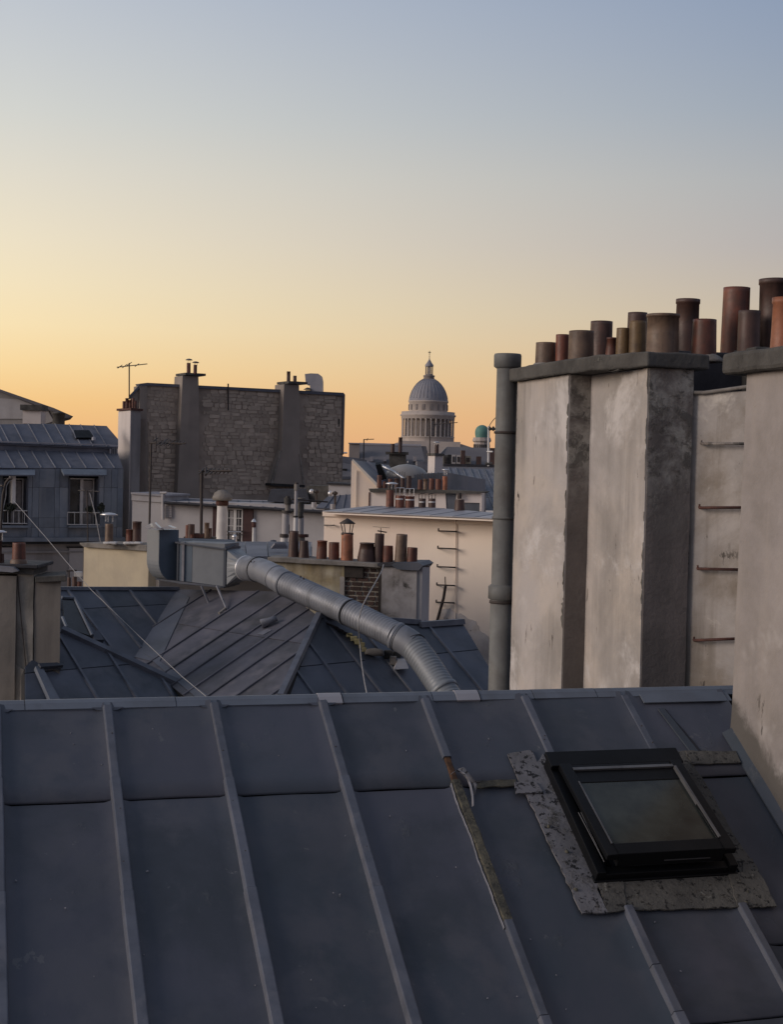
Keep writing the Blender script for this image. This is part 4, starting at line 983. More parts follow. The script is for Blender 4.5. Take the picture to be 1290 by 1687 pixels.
dl = [(85, 145, 330, 476, 'pot_brown', .88, 0, .0), (145, 205, 385, 480, 'pot_brown', .82, .12, .0), (248, 308, 385, 487, 'pot_far', .92, 0, 0), (318, 380, 395, 490, 'pot_red', .97, 0, 0),
      (388, 460, 345, 498, 'pot_orange', .94, 0, 0), (482, 592, 398, 500, 'pot_brown', .74, 0, 0), (578, 634, 345, 496, 'pot_brown', .96, 0, .03),
      (628, 690, 415, 501, 'pot_red', .93, 0, 0), (696, 766, 348, 502, 'pot_taupe', .93, 0, .03), (765, 828, 425, 506, 'pot_red', .95, 0, .02)]
for x0, x1, y0, y1, mt_, fl, ft, ln in dl:
    X0, X1, YT, YB = 450+x0/S6, 450+x1/S6, 780+y0/S6, 780+y1/S6
    u, _ = wD.hit((X0+X1)/2, 930); Yp = wD.P(u, 0, -.2).y
    pot(CD, X0, X1, YT, YB+1, Yp, mt_, fl, ft, lean=ln, sink=.12, rim=(x0 in (482, 248)))
# lantern cowl on the orange pot
u, _ = wD.hit(450+425/S6, 930); Yp = wD.P(u, 0, -.2).y
cx_ = 450+426/S6; ct_ = at(cx_, 780+345/S6, Yp)
lc = mesh_obj('lantern_cowl', MB().lathe(at(cx_, 780+285/S6, Yp), [(0, -.012), (.12, -.01), (.125, .0), (.04, .055), (.012, .07), (0, .075)], 12), M['iron'], CD)
for a in range(4):
    an = a*PI/2+.5; e = V((math.cos(an), math.sin(an), 0))
    mesh_obj('cowl_strut', MB().tube([ct_+e*.07, at(cx_, 780+288/S6, Yp)+e*.105], .008, 5), M['iron'], lc)
mesh_obj('cowl_ring', MB().lathe(ct_, [(.085, -.02), (.092, -.02), (.092, .012), (.08, .012)], 16), M['iron'], lc)
# bird-like small aerial on the dark pot
pp = at(450+618/S6, 780+345/S6, Yp)
o = cable('small_aerial', [pp, pp+V((0, 0, .08)), pp+V((.0, 0, .085))], .006, 'iron', 'tiny dipole aerial clamped to the dark pot of the brick chimney', 'antenna')
o2 = mesh_obj('dipole', MB().tube([pp+V((-.12, 0, .10)), pp+V((.13, .1, .085))], .003, 5).tube([pp+V((-.05, 0, .04)), pp+V((.09, 0, .02))], .01, 6), M['iron'], o)
# pale cable from the chimney over the duct
pts = [wD.at(632, 930, .22), at(629, 940, 21.2), at(620, 957, 19.6), at(604, 985, 17.75), at(596, 1003, 17.55), at(592, 1018, 17.55), at(591, 1035, 17.55), at(593, 1060, 17.9), at(595, 1085, 17.6), at(600, 1120, 17.1), at(606, 1150, 16.5), at(612, 1180, 16)]
cable('cable', spline(pts, 6), .008, 'rope', 'thin pale cable hanging from the brick chimney across the ribbed duct', 'cable')

# ================================================================== CREAM CHIMNEY AT THE LEFT WITH THREE POTS
wE = Wall(133, 30.0, 243, 29.2, 930)
CE = thing('chimney_stack', 'cream chimney block beside the duct elbow, one pot under a white rain cap', 'chimney', down(wE.at(188, 930)))
ue0, ue1 = wE.hit(137, 930)[0], wE.hit(244, 930)[0]
mesh_obj('shaft', MB().wbox(wE, ue0, ue1, -EYE.z, wE.hit(190, 902)[1], -.8, 0), M['cream'], CE)
mesh_obj('shaft_return', MB().wbox(wE, ue1, ue1+.26, -EYE.z, wE.hit(190, 902)[1], -.8, -.25), M['cream_wall'], CE)
mesh_obj('cap', MB().prism([wE.at(130, 894, .08), wE.at(241, 897.5, .08), wE.at(241, 908, .08), wE.at(137, 901.5, .08), wE.at(131, 897, .08)], -wE.n*1.0), M['concrete_lt'], CE, bevel=.01)
for x in (177, 186, 210, 216, 227):
    rock(x, 894.5, 29.3, 12, 4, 'white_paint', CE, 'mortar_lump', d=.2)
for x0, x1, y0, y1, mt_ in ((172, 185.5, 863, 895, 'pot_taupe'), (206.5, 217.5, 872, 896, 'pot_red'), (217, 232, 859, 896, 'pot_brown')):
    pot(CE, x0, x1, y0, y1, 29.4, mt_, .96, 0, sink=.03)
hat(CE, 179, 848, 30, 29.4, 'tin', stem=.14)
# low cream wall seen under the duct
wE2 = front(27.5, 295)
o = mesh_obj('parapet', MB().pbox(wE2, 264, 959, 330, 1010, -.3, 0), M['cream'], loc=down(wE2.at(295, 975))); tag(o, 'low cream parapet showing beneath the boxy duct', 'wall')

# ================================================================== GREY CHIMNEYS AT THE LEFT EDGE
wF = front(17.2, 50)
CF = thing('chimney_stack', 'weathered grey chimney cut by the picture edge, with a reddish square-shouldered pot', 'chimney', down(wF.at(20, 1000)))
def fbox(x0, x1, y0, f0, f1, mat, name, par, **k):
    u0, u1 = wF.hit(x0, 1000)[0], wF.hit(x1, 1000)[0]
    return mesh_obj(name, MB().wbox(wF, u0, u1, -EYE.z, wF.hit((x0+x1)/2, y0)[1], f0, f1), M[mat], par, **k)
def fbox2(x0, x1, y0, f0, f1, mat, name, par, **k):
    u0, u1 = wF.hit(x0, 1000)[0], wF.hit(x1, 1000)[0]
    return mesh_obj(name, MB().wbox(wF, u0, u1, -4.5, wF.hit((x0+x1)/2, y0)[1], f0, f1), M[mat], par, **k)
M['grey_render'] = material('grey_render', (.33, .305, .27), (.22, .205, .185), sc=1.6, rough=.95, streak=((.07, .065, .06), .85, 3.5), grime=((.10, .095, .085), .7, 1.6), bump=.004, bsc=20, spots=((.06, .055, .05), 6, .66, .1))
M['grey_render2'] = material('grey_render2', (.20, .18, .162), (.155, .142, .13), sc=1.2, rough=.95, streak=((.08, .075, .07), .6, 3), bump=.003, bsc=20)
fbox2(-60, 27, 948, -.6, .05, 'grey_render2', 'shaft', CF, sub=.12, amp=.005)
fbox2(26.5, 54, 940, -.6, -.0, 'grey_render', 'shaft', CF, sub=.12, amp=.008)
fbox(-60, 54, 1160, -.55, -.05, 'grey_render', 'base', CF)
mesh_obj('cap', MB().pbox(wF, -60, 928.5, 65, 934.5, -.7, .10), M['tar'], CF, bevel=.01)
mesh_obj('cap', MB().pbox(wF, -60, 935, 56, 945, -.65, .04), M['concrete'], CF, sub=.1, amp=.006)
mesh_obj('lead_cover', MB().prism([wF.at(-20, 931, .12), wF.at(22, 935, .14), wF.at(30, 941, .14), wF.at(20, 943, .14), wF.at(-20, 940, .13)], V((0, .05, .01))), M['zinc_bright'], CF)
pot(CF, 19, 41.5, 894, 929, 17.3, 'pot_red', .93, 0)
mesh_obj('pot_foot', MB().lathe(at(30, 928, 17.3), [(.10, -.01), (.098, .03), (.08, .05)], 16), M['pot_taupe'], CF)
pot(CF, 1, 6, 912, 929, 17.35, 'pot_brown', .9, 0)
pot(CF, -10, 2, 890, 929, 17.35, 'pot_brown', .95, 0)
hat(CF, -3, 876.5, 28, 17.35, 'tin', stem=.1)
cable('drain_wire', [wF.at(28, 944, .03), wF.at(30, 975, .02), wF.at(34, 1020, .02), wF.at(40, 1080, .02), wF.at(49, 1165, .02)], .006, 'iron', 'thin black cable running down the weathered grey chimney', 'cable')
CF2 = thing('chimney_stack', 'narrow brown-grey rendered chimney between the weathered chimney and the zinc valley', 'chimney', down(wF.at(78, 1000)))
Y2_ = RL2.P(*RL2.hit(78, 1102)).y; wF2 = front(Y2_, 78); bk2_ = V((-.235, 1, 0))
u0, u1 = wF2.hit(56, 1000)[0], wF2.hit(99, 1000)[0]
mesh_obj('shaft', MB().prism([wF2.P(u0, wF2.hit(78, 1102)[1]-.3), wF2.P(u1, wF2.hit(78, 1102)[1]-.3), wF2.P(u1, wF2.hit(78, 958)[1]), wF2.P(u0, wF2.hit(78, 958)[1])], bk2_*.6), M['grey_render2'], CF2, sub=.12, amp=.004)
mesh_obj('cap', MB().prism([wF2.at(57, 950, .06), wF2.at(109, 948, .06), wF2.at(109, 958, .06), wF2.at(57, 960, .06)], bk2_*.7), M['concrete'], CF2, sub=.1, amp=.005, bevel=.01)
mesh_obj('foot_flashing', MB().prism([wF2.at(53, 1099, .03), wF2.at(100, 1099, .03), wF2.at(100, 1104, .03), wF2.at(53, 1104, .03)], bk2_*.4), M['tar'], CF2)
mesh_obj('plaster_foot', MB().prism([wF.at(24, 1095, .02), wF.at(52, 1110, .02), wF.at(64, 1172, .02), wF.at(20, 1172, .02)], V((0, .12, 0))), M['grey_render'], CF, sub=.08, amp=.006)

# small things in the gap between chimneys
wg = front(33, 120)
o = thing('chimney_stack', 'small dark red pots half hidden between grey chimney and cream chimney', 'chimney', down(wg.at(120, 970)))
mesh_obj('shaft', MB().wbox(wg, wg.hit(104, 970)[0], wg.hit(138, 970)[0], -EYE.z, wg.hit(120, 970)[1], -.4, 0), M['concrete'], o)
pot(o, 110, 116, 951, 972, 33, 'pot_brown', .95); pot(o, 118, 126, 950, 972, 33, 'pot_brown', .95); pot(o, 126, 134, 958, 972, 33, 'pot_red', .95)
mesh_obj('junction_box', MB().pbox(wg, 122, 942, 134, 950, -.1, .05), M['white_paint'], o, bevel=.01)
mesh_obj('bracket', MB().tube([wg.at(109, 940.5, .1), wg.at(126, 939.5, .1)], .02, 5).tube([wg.at(113, 940, .1), wg.at(113, 952, .1)], .018, 5), M['iron'], o)
# ================================================================== CREAM HOUSE WITH RUNGS
wC = Wall(533, 31.0, 808, 29.2, 900)
CH = thing('cream_house', 'cream rendered house with iron rungs on its windowless wall and flat zinc roof', 'house', down(wC.at(700, 900)))
uc0, uc1 = wC.hit(533, 900)[0], wC.hit(870, 900)[0]; zc = wC.hit(670, 848)[1]
mesh_obj('wall', MB().wbox(wC, uc0, uc1, -EYE.z, zc-.02, -6, 0), M['cream_wall'], CH)
mesh_obj('cornice', MB().wbox(wC, uc0-.02, wC.hit(752, 900)[0], zc-.10, zc+.02, -.3, .05), M['cream_wall'], CH, bevel=.01)
mesh_obj('cornice', MB().wbox(wC, wC.hit(752, 900)[0]+.003, uc1, zc-.14, zc+.02, -.3, .035), M['cream_wall'], CH, bevel=.01)
azC = math.atan2(-wC.n.x, -wC.n.y)
RC = Roof(wC.P(0, zc+.03, .10), azC, math.radians(3.2))
pc_ = [(531, 842.5), (608, 834.5), (700, 836), (830, 847), (870, 857)]
facet(CH, RC, pc_, [(578, 842), (616, 842), (654, 843), (692, 845), (728, 847), (762, 849), (795, 851)], [], 'zinc_pale', bw=.03, bh=.02, th=.01, deck='cream_wall', dth=.03)
# pale stain low on the wall
zs = spline([V((x, y, 0)) for x, y in ((716, 1032), (722, 1016), (731, 1004), (742, 1003), (752, 1010), (762, 1012), (772, 1020), (783, 1024), (792, 1040), (806, 1052), (812, 1090), (812, 1130), (770, 1070), (745, 1040), (716, 1032))], 6)[:-1]
zs = [(p.x+2*noise.noise(p*.35), p.y+2*noise.noise(p*.35+V((9, 9, 0)))) for p in zs]
mesh_obj('bare_patch', MB().prism([wC.at(x, y, .004) for x, y in zs], wC.n*.012), M['stain_white'], CH)
mesh_obj('leaning_rod', MB().tube([wC.at(734, 965, .2), wC.at(731, 985, .15), wC.at(720, 1024, .1)], .03, 6).tube([wC.at(733.5, 950, .2), wC.at(734, 966, .2)], .012, 5), M['iron'], CH)
for k, y in enumerate((874.5, 903, 933.5, 963.5, 992)):
    x0 = 722.5-k*.9; x1 = 752-k*1.0
    mesh_obj('rung', MB().tube([wC.at(x0, y, 0), wC.at(x0, y, .16), wC.at(x1, y+1.3, .16), wC.at(x1, y+1.3, 0)], .016, 6).tube([wC.at(x0, y, .16), wC.at(x0, y, .16)+V((0, 0, .05))], .016, 5), M['iron'], CH)
mesh_obj('rung', MB().tube([wC.at(534, 865, 0), wC.at(535, 865, .12), wC.at(550, 865.5, .12), wC.at(550, 865, 0)], .012, 6), M['concrete_lt'], CH)
mesh_obj('downpipe', MB().tube([wC.at(751, 856, .03), wC.at(750, 1030, .03)], .012, 6), M['cream_wall'], CH)
# gable part behind
YG = 34.0; wG = front(YG, 600)
gp = [(577.5, 845), (579, 760), (581, 757.5), (584, 759), (622, 801), (622, 845)]
mesh_obj('gable', MB().prism([wG.at(*p) for p in gp], V((0, 10, 0))), M['cream_wall'], CH)
mesh_obj('gable_coping', MB().prism([wG.at(579.5, 759, .08), wG.at(581, 756, .08), wG.at(623, 798, .08), wG.at(622, 803, .08)], V((0, .35, 0))), M['cream_paint'], CH)
mesh_obj('gable_line', MB().pbox(wG, 586, 775, 587.2, 845, 0, .03), M['cream_paint'], CH)
def ruled(parent, A, B, C_, D, n, mat, bmat=None, th=.06, bw=.05, name='zinc_sheet', joint=None):
    """zinc roof as strips: A-D upper edge, B-C lower edge, n strips"""
    nn = (B-A).cross(D-A).normalized()
    if nn.z < 0: nn = -nn
    for i in range(n):
        t0, t1 = i/n, (i+1)/n
        a, b, c_, d = A.lerp(D, t0), B.lerp(C_, t0), B.lerp(C_, t1), A.lerp(D, t1)
        parts = [(a, b, c_, d)] if not joint else [(a, a.lerp(b, joint-.004), d.lerp(c_, joint-.004), d), (a.lerp(b, joint+.004), b, c_, d.lerp(c_, joint+.004))]
        for q in parts: mesh_obj(name, MB().prism(list(q), -nn*th), M[mat], parent)
        if i: mesh_obj('batten', MB().tube([a+nn*.01, b+nn*.01], bw/2, 5, False), M[bmat or mat], parent)
A = at(581.5, 757.5, YG+.2); B = at(622, 799, YG+.2); C_ = at(668, 795, 41); D = at(640, 766, 41)
ruled(CH, A, B, C_, D, 3, 'zinc_far', 'zinc_pale', bw=.09)
# open black roof hatch and bright edge
mesh_obj('roof_hatch', MB().prism([at(x, y, 35.2) for x, y in ((618.5, 766), (627, 764.5), (637.5, 789), (626, 792))], V((0, .15, .05))), M['frame_black'], CH)
mesh_obj('hatch_edge', MB().tube([at(628, 767, 35.6), at(650, 778, 35.4), at(666, 789, 35.2)], .035, 6), M['tin'], CH)
mesh_obj('roof_light', MB().lathe(at(670, 783, 36.5), [(.53, -.06), (.53, .0), (.49, .09), (.38, .18), (.20, .25), (0, .28)], 28), M['canopy'], CH, label='domed grey rooflight')
mesh_obj('rooflight_base', MB().lathe(at(671, 792, 36.5), [(.36, -.5), (.38, .1)], 20), M['slate_far'], CH)
mesh_obj('rooflight_finial', MB().tube([at(672, 762.5, 36.5), at(672, 759.5, 36.5)], .012, 5), M['tin'], CH)
mesh_obj('attic_wall', MB().prism([at(x, y, 36) for x, y in ((622, 850), (622, 803), (640, 786), (735, 778), (800, 790), (800, 850))], V((0, 3, 0))), M['zinc_mid'], CH)
# chimney carrying the long row of pots
wP = Wall(608, 33.0, 795, 32.4, 825)
up0, up1 = wP.hit(608, 825)[0], wP.hit(735, 825)[0]
ST = mesh_obj('chimney', MB().prism([wP.at(608, 850, 0), wP.at(608.5, 811, 0), wP.at(734, 812, 0), wP.at(736, 850, 0)], -wP.n*.7), M['white_face'], CH, label='pale chimney under a long row of pots')
mesh_obj('side_panel', MB().prism([wP.at(734.3, 811, -.02), wP.at(793, 811, -.02), wP.at(793, 850, -.02), wP.at(736.3, 850, -.02)], -wP.n*.6), M['zinc_mid'], ST)
mesh_obj('white_panel', MB().pbox(wP, 752, 811, 794, 828, -.3, .02), M['white_face'], ST)
mesh_obj('white_panel', MB().pbox(wP, 791, 812, 794.5, 843, -.3, .03), M['white_face'], ST)
mesh_obj('cap', MB().prism([wP.at(607, 805, .12), wP.at(700, 806, .12), wP.at(755, 808, .12), wP.at(796, 810, .12), wP.at(790, 813.5, .12), wP.at(700, 812.5, .12), wP.at(610, 811, .12)], -wP.n*.9), M['concrete'], ST)
mesh_obj('corner_line', MB().pbox(wP, 607.5, 811, 609.5, 836, -.1, .02), M['rust'], ST)
mesh_obj('flue_stub', MB().tube([wP.at(757, 812, .1), wP.at(757, 822, .1)], .05, 8), M['iron'], ST)
Se = 5.375
for j, (x0, x1, y0, y1, mt_) in enumerate([(165, 208, 445, 552, 'pot_far'), (218, 250, 500, 555, 'pot_far'), (262, 306, 478, 558, 'pot_red'), (318, 364, 473, 562, 'pot_brown'), (370, 414, 470, 564, 'pot_brown'), (424, 472, 450, 565, 'pot_brown'),
                          (526, 569, 485, 568, 'pot_far'), (573, 618, 478, 568, 'pot_taupe'), (624, 674, 475, 570, 'pot_far'), (680, 737, 478, 570, 'pot_far'), (742, 792, 455, 572, 'pot_orange')]):
    X0, X1, YT, YB = 590+x0/Se, 590+x1/Se, 700+y0/Se, 700+y1/Se
    o = pot(ST, X0, X1, YT, YB, 32.6, mt_, .95, 0, seg=12)
    if j not in (0, 1, 5, 10):                                  # anti-bird prongs
        c_ = at((X0+X1)/2, YT, 32.6); r = (X1-X0)/2/F_PX*32.6*.8
        mesh_obj('prongs', MB().tube([c_+V((-r, 0, -.02)), c_+V((-r*1.1, 0, .13))], .008, 4).tube([c_+V((r, 0, -.02)), c_+V((r*1.1, 0, .13))], .008, 4).tube([c_, c_+V((0, 0, .15))], .006, 4), M['iron'], ST)
hat(ST, 734, 774, 13, 32.6, 'tin', stem=.12)
# low pots standing on the flat roof
for j, (x0, x1, y0, y1, mt_) in enumerate([(246, 318, 578, 722, 'pot_far'), (328, 410, 625, 728, 'pot_far'), (413, 499, 632, 734, 'pot_far'), (535, 600, 652, 739, 'pot_brown'), (622, 687, 652, 743, 'pot_brown'), (848, 948, 660, 806, 'pot_brown')]):
    X0, X1, YT, YB = 590+x0/Se, 590+x1/Se, 700+y0/Se, 700+y1/Se
    Y = 31.4 if j < 5 else 30.6
    o = pot(CH, X0, X1, YT, YB, Y, mt_, .97 if j < 5 else .84, 0 if j < 5 else .08, seg=16)
    if 0 < j < 5:
        c_ = at((X0+X1)/2, YT, Y); r = (X1-X0)/2/F_PX*Y
        mesh_obj('band', MB().lathe(c_-V((0, 0, .09)), [(r*1.0, 0), (r*1.03, .002), (r*1.03, .028), (r*1.0, .03)], 16), M['white_paint'], o)
        mb = MB()
        for s in (-1, 0, 1): mb.tube([c_+V((r*.85*s, 0, -.03)), c_+V((r*.9*s, 0, .16 if j < 3 else .09))], .009, 4)
        mb.tube([c_+V((-r*.95, 0, .16 if j < 3 else .09)), c_+V((r*.95, 0, .165 if j < 3 else .12))], .011, 4)
        mesh_obj('wire_cowl', mb, M['tin' if j < 3 else 'iron'], o)
hat(CH, 645.5, 797, 22, 31.4, 'tin', stem=.12)
mesh_obj('hat_stem', MB().tube([at(643, 807, 31.4), at(643, 799, 31.4)], .06, 8), M['iron'], CH)

# ================================================================== ROOFS AND STACKS BEYOND THE CREAM HOUSE
ZH = thing('zinc_roofed_house', 'house behind the flue pipe with a steep seamed zinc roof and dark eave', 'house', down(at(770, 800, 42)))
A = at(728, 771, 46); D = at(835, 774, 44); B = at(765, 868, 37); C_ = at(880, 868, 35.5)
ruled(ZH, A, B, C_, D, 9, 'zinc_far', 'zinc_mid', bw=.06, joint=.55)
mesh_obj('wall', MB().prism([at(728, 776, 46.2), at(840, 778, 46.2), down(at(840, 778, 46.2)), down(at(728, 776, 46.2))], V((0, 6, 0))), M['grey_wall'], ZH)
mesh_obj('eave_board', MB().prism([at(731, 764, 46), at(835, 766, 46), at(835, 773, 46), at(731, 771, 46)], V((0, .5, 0))), M['tar'], ZH)
mesh_obj('apron', MB().prism([at(726, 771, 45.9), at(835, 773, 45.9), at(835, 783, 44.6), at(738, 783, 44.6)], V((0, .1, .05))), M['slate_far'], ZH)
DH = thing('far_house', 'house with dark roof, white dormer strips and brown stack before the green-domed tower', 'house', down(at(770, 755, 110)))
A = at(732, 749, 110); B = at(724, 768, 104); C_ = at(840, 768, 104); D = at(840, 738, 114)
mesh_obj('roof', MB().prism([at(737, 736, 112), at(845, 739, 112), at(845, 775, 108), at(716, 775, 108), at(722, 751, 110)], V((0, 4, 0))), M['slate_far'], DH)
mesh_obj('wall', MB().prism([at(716, 772, 108.5), at(845, 774, 108.5), down(at(845, 774, 108.5)), down(at(716, 772, 108.5))], V((0, 10, 0))), M['grey_wall'], DH)
for x0, x1, y0, y1, m_ in ((731, 738, 750, 766, 'concrete'), (744, 751, 749, 764, 'white_wall'), (752, 759, 749.5, 764, 'white_wall'), (767, 776, 751, 764, 'cream'), (738, 744, 749, 766, 'dark')):
    f = front(107.5, (x0+x1)/2); d_ = mesh_obj('dormer', MB().pbox(f, x0, y0, x1, y1, -2, 0), M[m_], DH)
    if m_ != 'dark': mesh_obj('pane', MB().pbox(f, x0+1.8, y0+3, x1-1.8, y1-3, 0, .05), M['glass'], d_)
mesh_obj('chimney', MB().pbox(front(107, 763), 760, 742, 766.5, 768, -1.2, 0), M['pot_brown'], DH)
mesh_obj('chimney', MB().pbox(front(107, 789), 786, 752, 793, 768, -1.2, 0), M['pot_brown'], DH)
mesh_obj('chimney', MB().pbox(front(60, 809), 807.5, 738, 815, 768, -.8, 0), M['pot_brown'], DH)
# small stack with two pots, in front of the long slate roof
f = front(62, 654)
o = thing('chimney_stack', 'dark slab-topped chimney with one tall and one short pot, left of the great dome', 'chimney', down(f.at(654, 760)))
u0, u1 = f.hit(641, 757)[0], f.hit(669, 757)[0]
mesh_obj('shaft', MB().wbox(f, u0, u1, -EYE.z, f.hit(655, 748)[1], -.8, 0), M['concrete'], o)
mesh_obj('cap', MB().pbox(f, 635, 744.5, 673, 748.5, -1, .15), M['concrete'], o)
pot(o, 643, 650, 731, 745, 61.8, 'pot_brown', .95, seg=10); pot(o, 656, 662.5, 720.5, 745, 61.8, 'pot_brown', .95, seg=10)
# white stack with capped pot
f = Wall(705, 40.5, 717, 40.0, 765)
o = thing('chimney_stack', 'white painted chimney below the great dome, its single pot under a tin hat', 'chimney', down(f.at(712, 765)))
mesh_obj('shaft', MB().prism([V((*at(705, 765, 40.6).xy, 0)), V((*at(716.3, 765, 40.0).xy, 0)), V((*at(729.5, 765, 40.5).xy, 0)), V((*at(718, 765, 41.2).xy, 0))], V((0, 0, at(716, 750.5, 40.2).z))), M['white_face'], o)
zc_ = at(716, 750.5, 40.2).z
mesh_obj('cap', MB().prism([V((*at(703, 765, 40.6).xy, zc_)), V((*at(716.3, 765, 39.85).xy, zc_)), V((*at(732, 765, 40.5).xy, zc_)), V((*at(718, 765, 41.4).xy, zc_))], V((0, 0, .06))), M['concrete'], o)
pot(o, 716, 723, 732, 748, 40.4, 'pot_brown', .95, seg=12); hat(o, 719.5, 729, 13, 40.4, 'tin', stem=.08)

# ================================================================== FAR SKYLINE
f = front(210, 640)
SR = thing('slate_roofed_house', 'long hip-ended slate roof below the great dome', 'house', down(f.at(640, 760)))
mesh_obj('roof', MB().add([at(592, 732, 218), at(694, 735, 218), at(703, 772, 208), at(570, 772, 208), at(590, 732, 228), at(702, 735, 228), at(712, 772, 236), at(570, 772, 236)],
         [(0, 1, 2, 3), (1, 5, 6, 2), (4, 5, 1, 0), (0, 3, 7, 4), (5, 4, 7, 6)]), M['slate_far'], SR)
mesh_obj('ridge', MB().tube([at(592, 732, 217.8), at(694, 735, 217.8)], .25, 6), M['lead_far'], SR)
mesh_obj('wall', MB().prism([at(570, 771, 209), at(703, 771, 209), down(at(703, 771, 209)), down(at(570, 771, 209))], V((0, 26, 0))), M['grey_wall'], SR)
mesh_obj('chimney', MB().pbox(front(212, 583), 574.8, 730.5, 592, 760, -2, 0), M['stone_dark'], SR)
mesh_obj('cap', MB().pbox(front(212, 583), 574, 729.5, 592.5, 731, -2.2, .3), M['lead_far'], SR)
for x in (612, 634, 664, 684): mesh_obj('dormer', MB().pbox(front(207.5, x), x-2.5, 752, x+2.5, 760, -4, 0), M['lead_far'], SR)
# nearer dark roofs to the left of it
f = front(90, 570)
o = thing('far_house', 'low blue-dark roofs between the stone gable and the cream gable', 'house', down(f.at(575, 770)))
mesh_obj('roof', MB().prism([f.at(560, 751), f.at(598, 756), f.at(622, 764), f.at(622, 790), f.at(552, 790)], V((0, 8, 0))), M['zinc_far'], o)
mesh_obj('roof', MB().prism([at(560, 762, 84), at(600, 768, 84), at(600, 785, 82), at(560, 785, 82)], V((0, 5, 0))), M['slate_far'], o)
mesh_obj('wall', MB().prism([f.at(552, 789), f.at(622, 789), down(f.at(622, 789)), down(f.at(552, 789))], V((0, 8, 0))), M['grey_wall'], o)
mesh_obj('opening', MB().pbox(front(83.5, 568), 563, 772, 572, 784, -.5, .6), M['dark'], o)
mesh_obj('rail', MB().tube([at(566, 746, 84), at(572, 746, 84)], .05, 5), M['tin'], o)
# distant blocks that fill the streets beyond
for k, (x0, x1, y0, Y, m_) in enumerate([(690, 860, 762, 160, 'grey_wall'), (480, 600, 768, 150, 'slate_far'), (860, 1300, 752, 90, 'white_wall')]):
    f = front(Y, (x0+x1)/2); u0, u1 = f.hit(x0, 775)[0], f.hit(x1, 775)[0]; zt_ = f.hit((x0+x1)/2, y0)[1]
    o = thing('far_house', ['plain grey block behind the white chimney', 'slate-grey block behind the low dark roofs', 'pale block hidden behind the main chimney stack'][k], 'house', down(f.P((u0+u1)/2, 0)))
    mesh_obj('wall', MB().wbox(f, u0, u1, -EYE.z, zt_-1, -10, 0), M[m_], o)
    mesh_obj('roof', MB().wbox(f, u0-.2, u1+.2, zt_-1, zt_, -10.2, .2), M['zinc_far'], o)

# ---- great domed church
YP = 914.0
ctr = at(705, 700, YP); BX = V((ctr.x, ctr.y, 0)); px = YP/F_PX
def zp(y): return at(705, y, YP).z
PA = thing('domed_church', 'great domed stone church with a ring of columns on the horizon', 'church', BX)
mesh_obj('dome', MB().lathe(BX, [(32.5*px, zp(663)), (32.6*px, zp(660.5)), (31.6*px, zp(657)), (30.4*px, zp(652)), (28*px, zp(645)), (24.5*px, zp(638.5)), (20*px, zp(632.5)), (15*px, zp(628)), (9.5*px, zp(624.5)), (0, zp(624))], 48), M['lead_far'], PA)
for k in range(32):
    a = 2*PI*(k+.5)/32; e = V((math.cos(a), math.sin(a), 0))
    if e.y > .25: continue
    pts = [BX+e*(r*px+.05)+V((0, 0, zp(y))) for r, y in ((31.6, 657), (30.4, 652), (28, 645), (24.5, 638.5), (20, 632.5), (15, 628), (10, 624.8))]
    mesh_obj('dome_rib', MB().tube(pts, .20, 4, False), M['lead_far'], PA)
mesh_obj('attic', MB().lathe(BX, [(31.8*px, zp(681)), (31.8*px, zp(664)), (33*px, zp(663)), (33*px, zp(661)), (32*px, zp(660.5))], 48), M['stone_far'], PA)
for k in range(16):
    a = 2*PI*(k+.28)/16; e = V((math.cos(a), math.sin(a), 0)); t = V((-e.y, e.x, 0))
    if e.y > .3: continue
    w = 2.0*px; z0_, z1_ = zp(676), zp(667)
    b = BX+e*(31.6*px)+V((0, 0, z0_))
    mesh_obj('window', MB().obox(b-t*w, t*2*w, e*.45, V((0, 0, z1_-z0_))), M['stone_dark'], PA)
mesh_obj('entablature', MB().lathe(BX, [(43*px, zp(691)), (44*px, zp(690)), (44.2*px, zp(687)), (46*px, zp(685.5)), (46*px, zp(683.8)), (44*px, zp(683)), (44*px, zp(679)), (42.5*px, zp(679)), (42*px, zp(681)), (32*px, zp(681.5))], 64), M['stone_far'], PA)
mesh_obj('drum', MB().lathe(BX, [(36.5*px, zp(722)), (36.5*px, zp(690))], 48), M['old_render'], PA)  # darker than the columns: shade behind the colonnade is in its colour
capb = None
for k in range(32):
    a = 2*PI*(k+.5)/32; e = V((math.cos(a), math.sin(a), 0))
    if e.y > .15: continue
    b = BX+e*(42.2*px)
    mesh_obj('column', MB().lathe(b, [(1.75*px, zp(720.5)), (1.75*px, zp(719)), (1.35*px, zp(718.5)), (1.25*px, zp(693.5)), (1.8*px, zp(691.5)), (1.9*px, zp(690.5))], 10), M['stone_far'], PA)
for k in range(32):
    a = 2*PI*k/32; e = V((math.cos(a), math.sin(a), 0)); t = V((-e.y, e.x, 0))
    if e.y > .15: continue
    b = BX+e*(36.4*px)+V((0, 0, zp(718))); w = 1.5*px
    mesh_obj('window', MB().obox(b-t*w, t*2*w, e*.3, V((0, 0, zp(697)-zp(718)))), M['stone_dark'], PA)
mesh_obj('podium', MB().lathe(BX, [(43.6*px, zp(728)), (43.6*px, zp(721.2)), (44.4*px, zp(720.8)), (44.2*px, zp(720)), (36*px, zp(720))], 64), M['stone_far'], PA)
f = front(YP, 705); hw = 53*px
mesh_obj('stylobate', MB().obox(BX+V((-48*px, -hw, zp(790))), V((100*px, 0, 0)), V((0, 2*hw, 0)), V((0, 0, zp(728)-zp(790)))), M['stone_far'], PA)
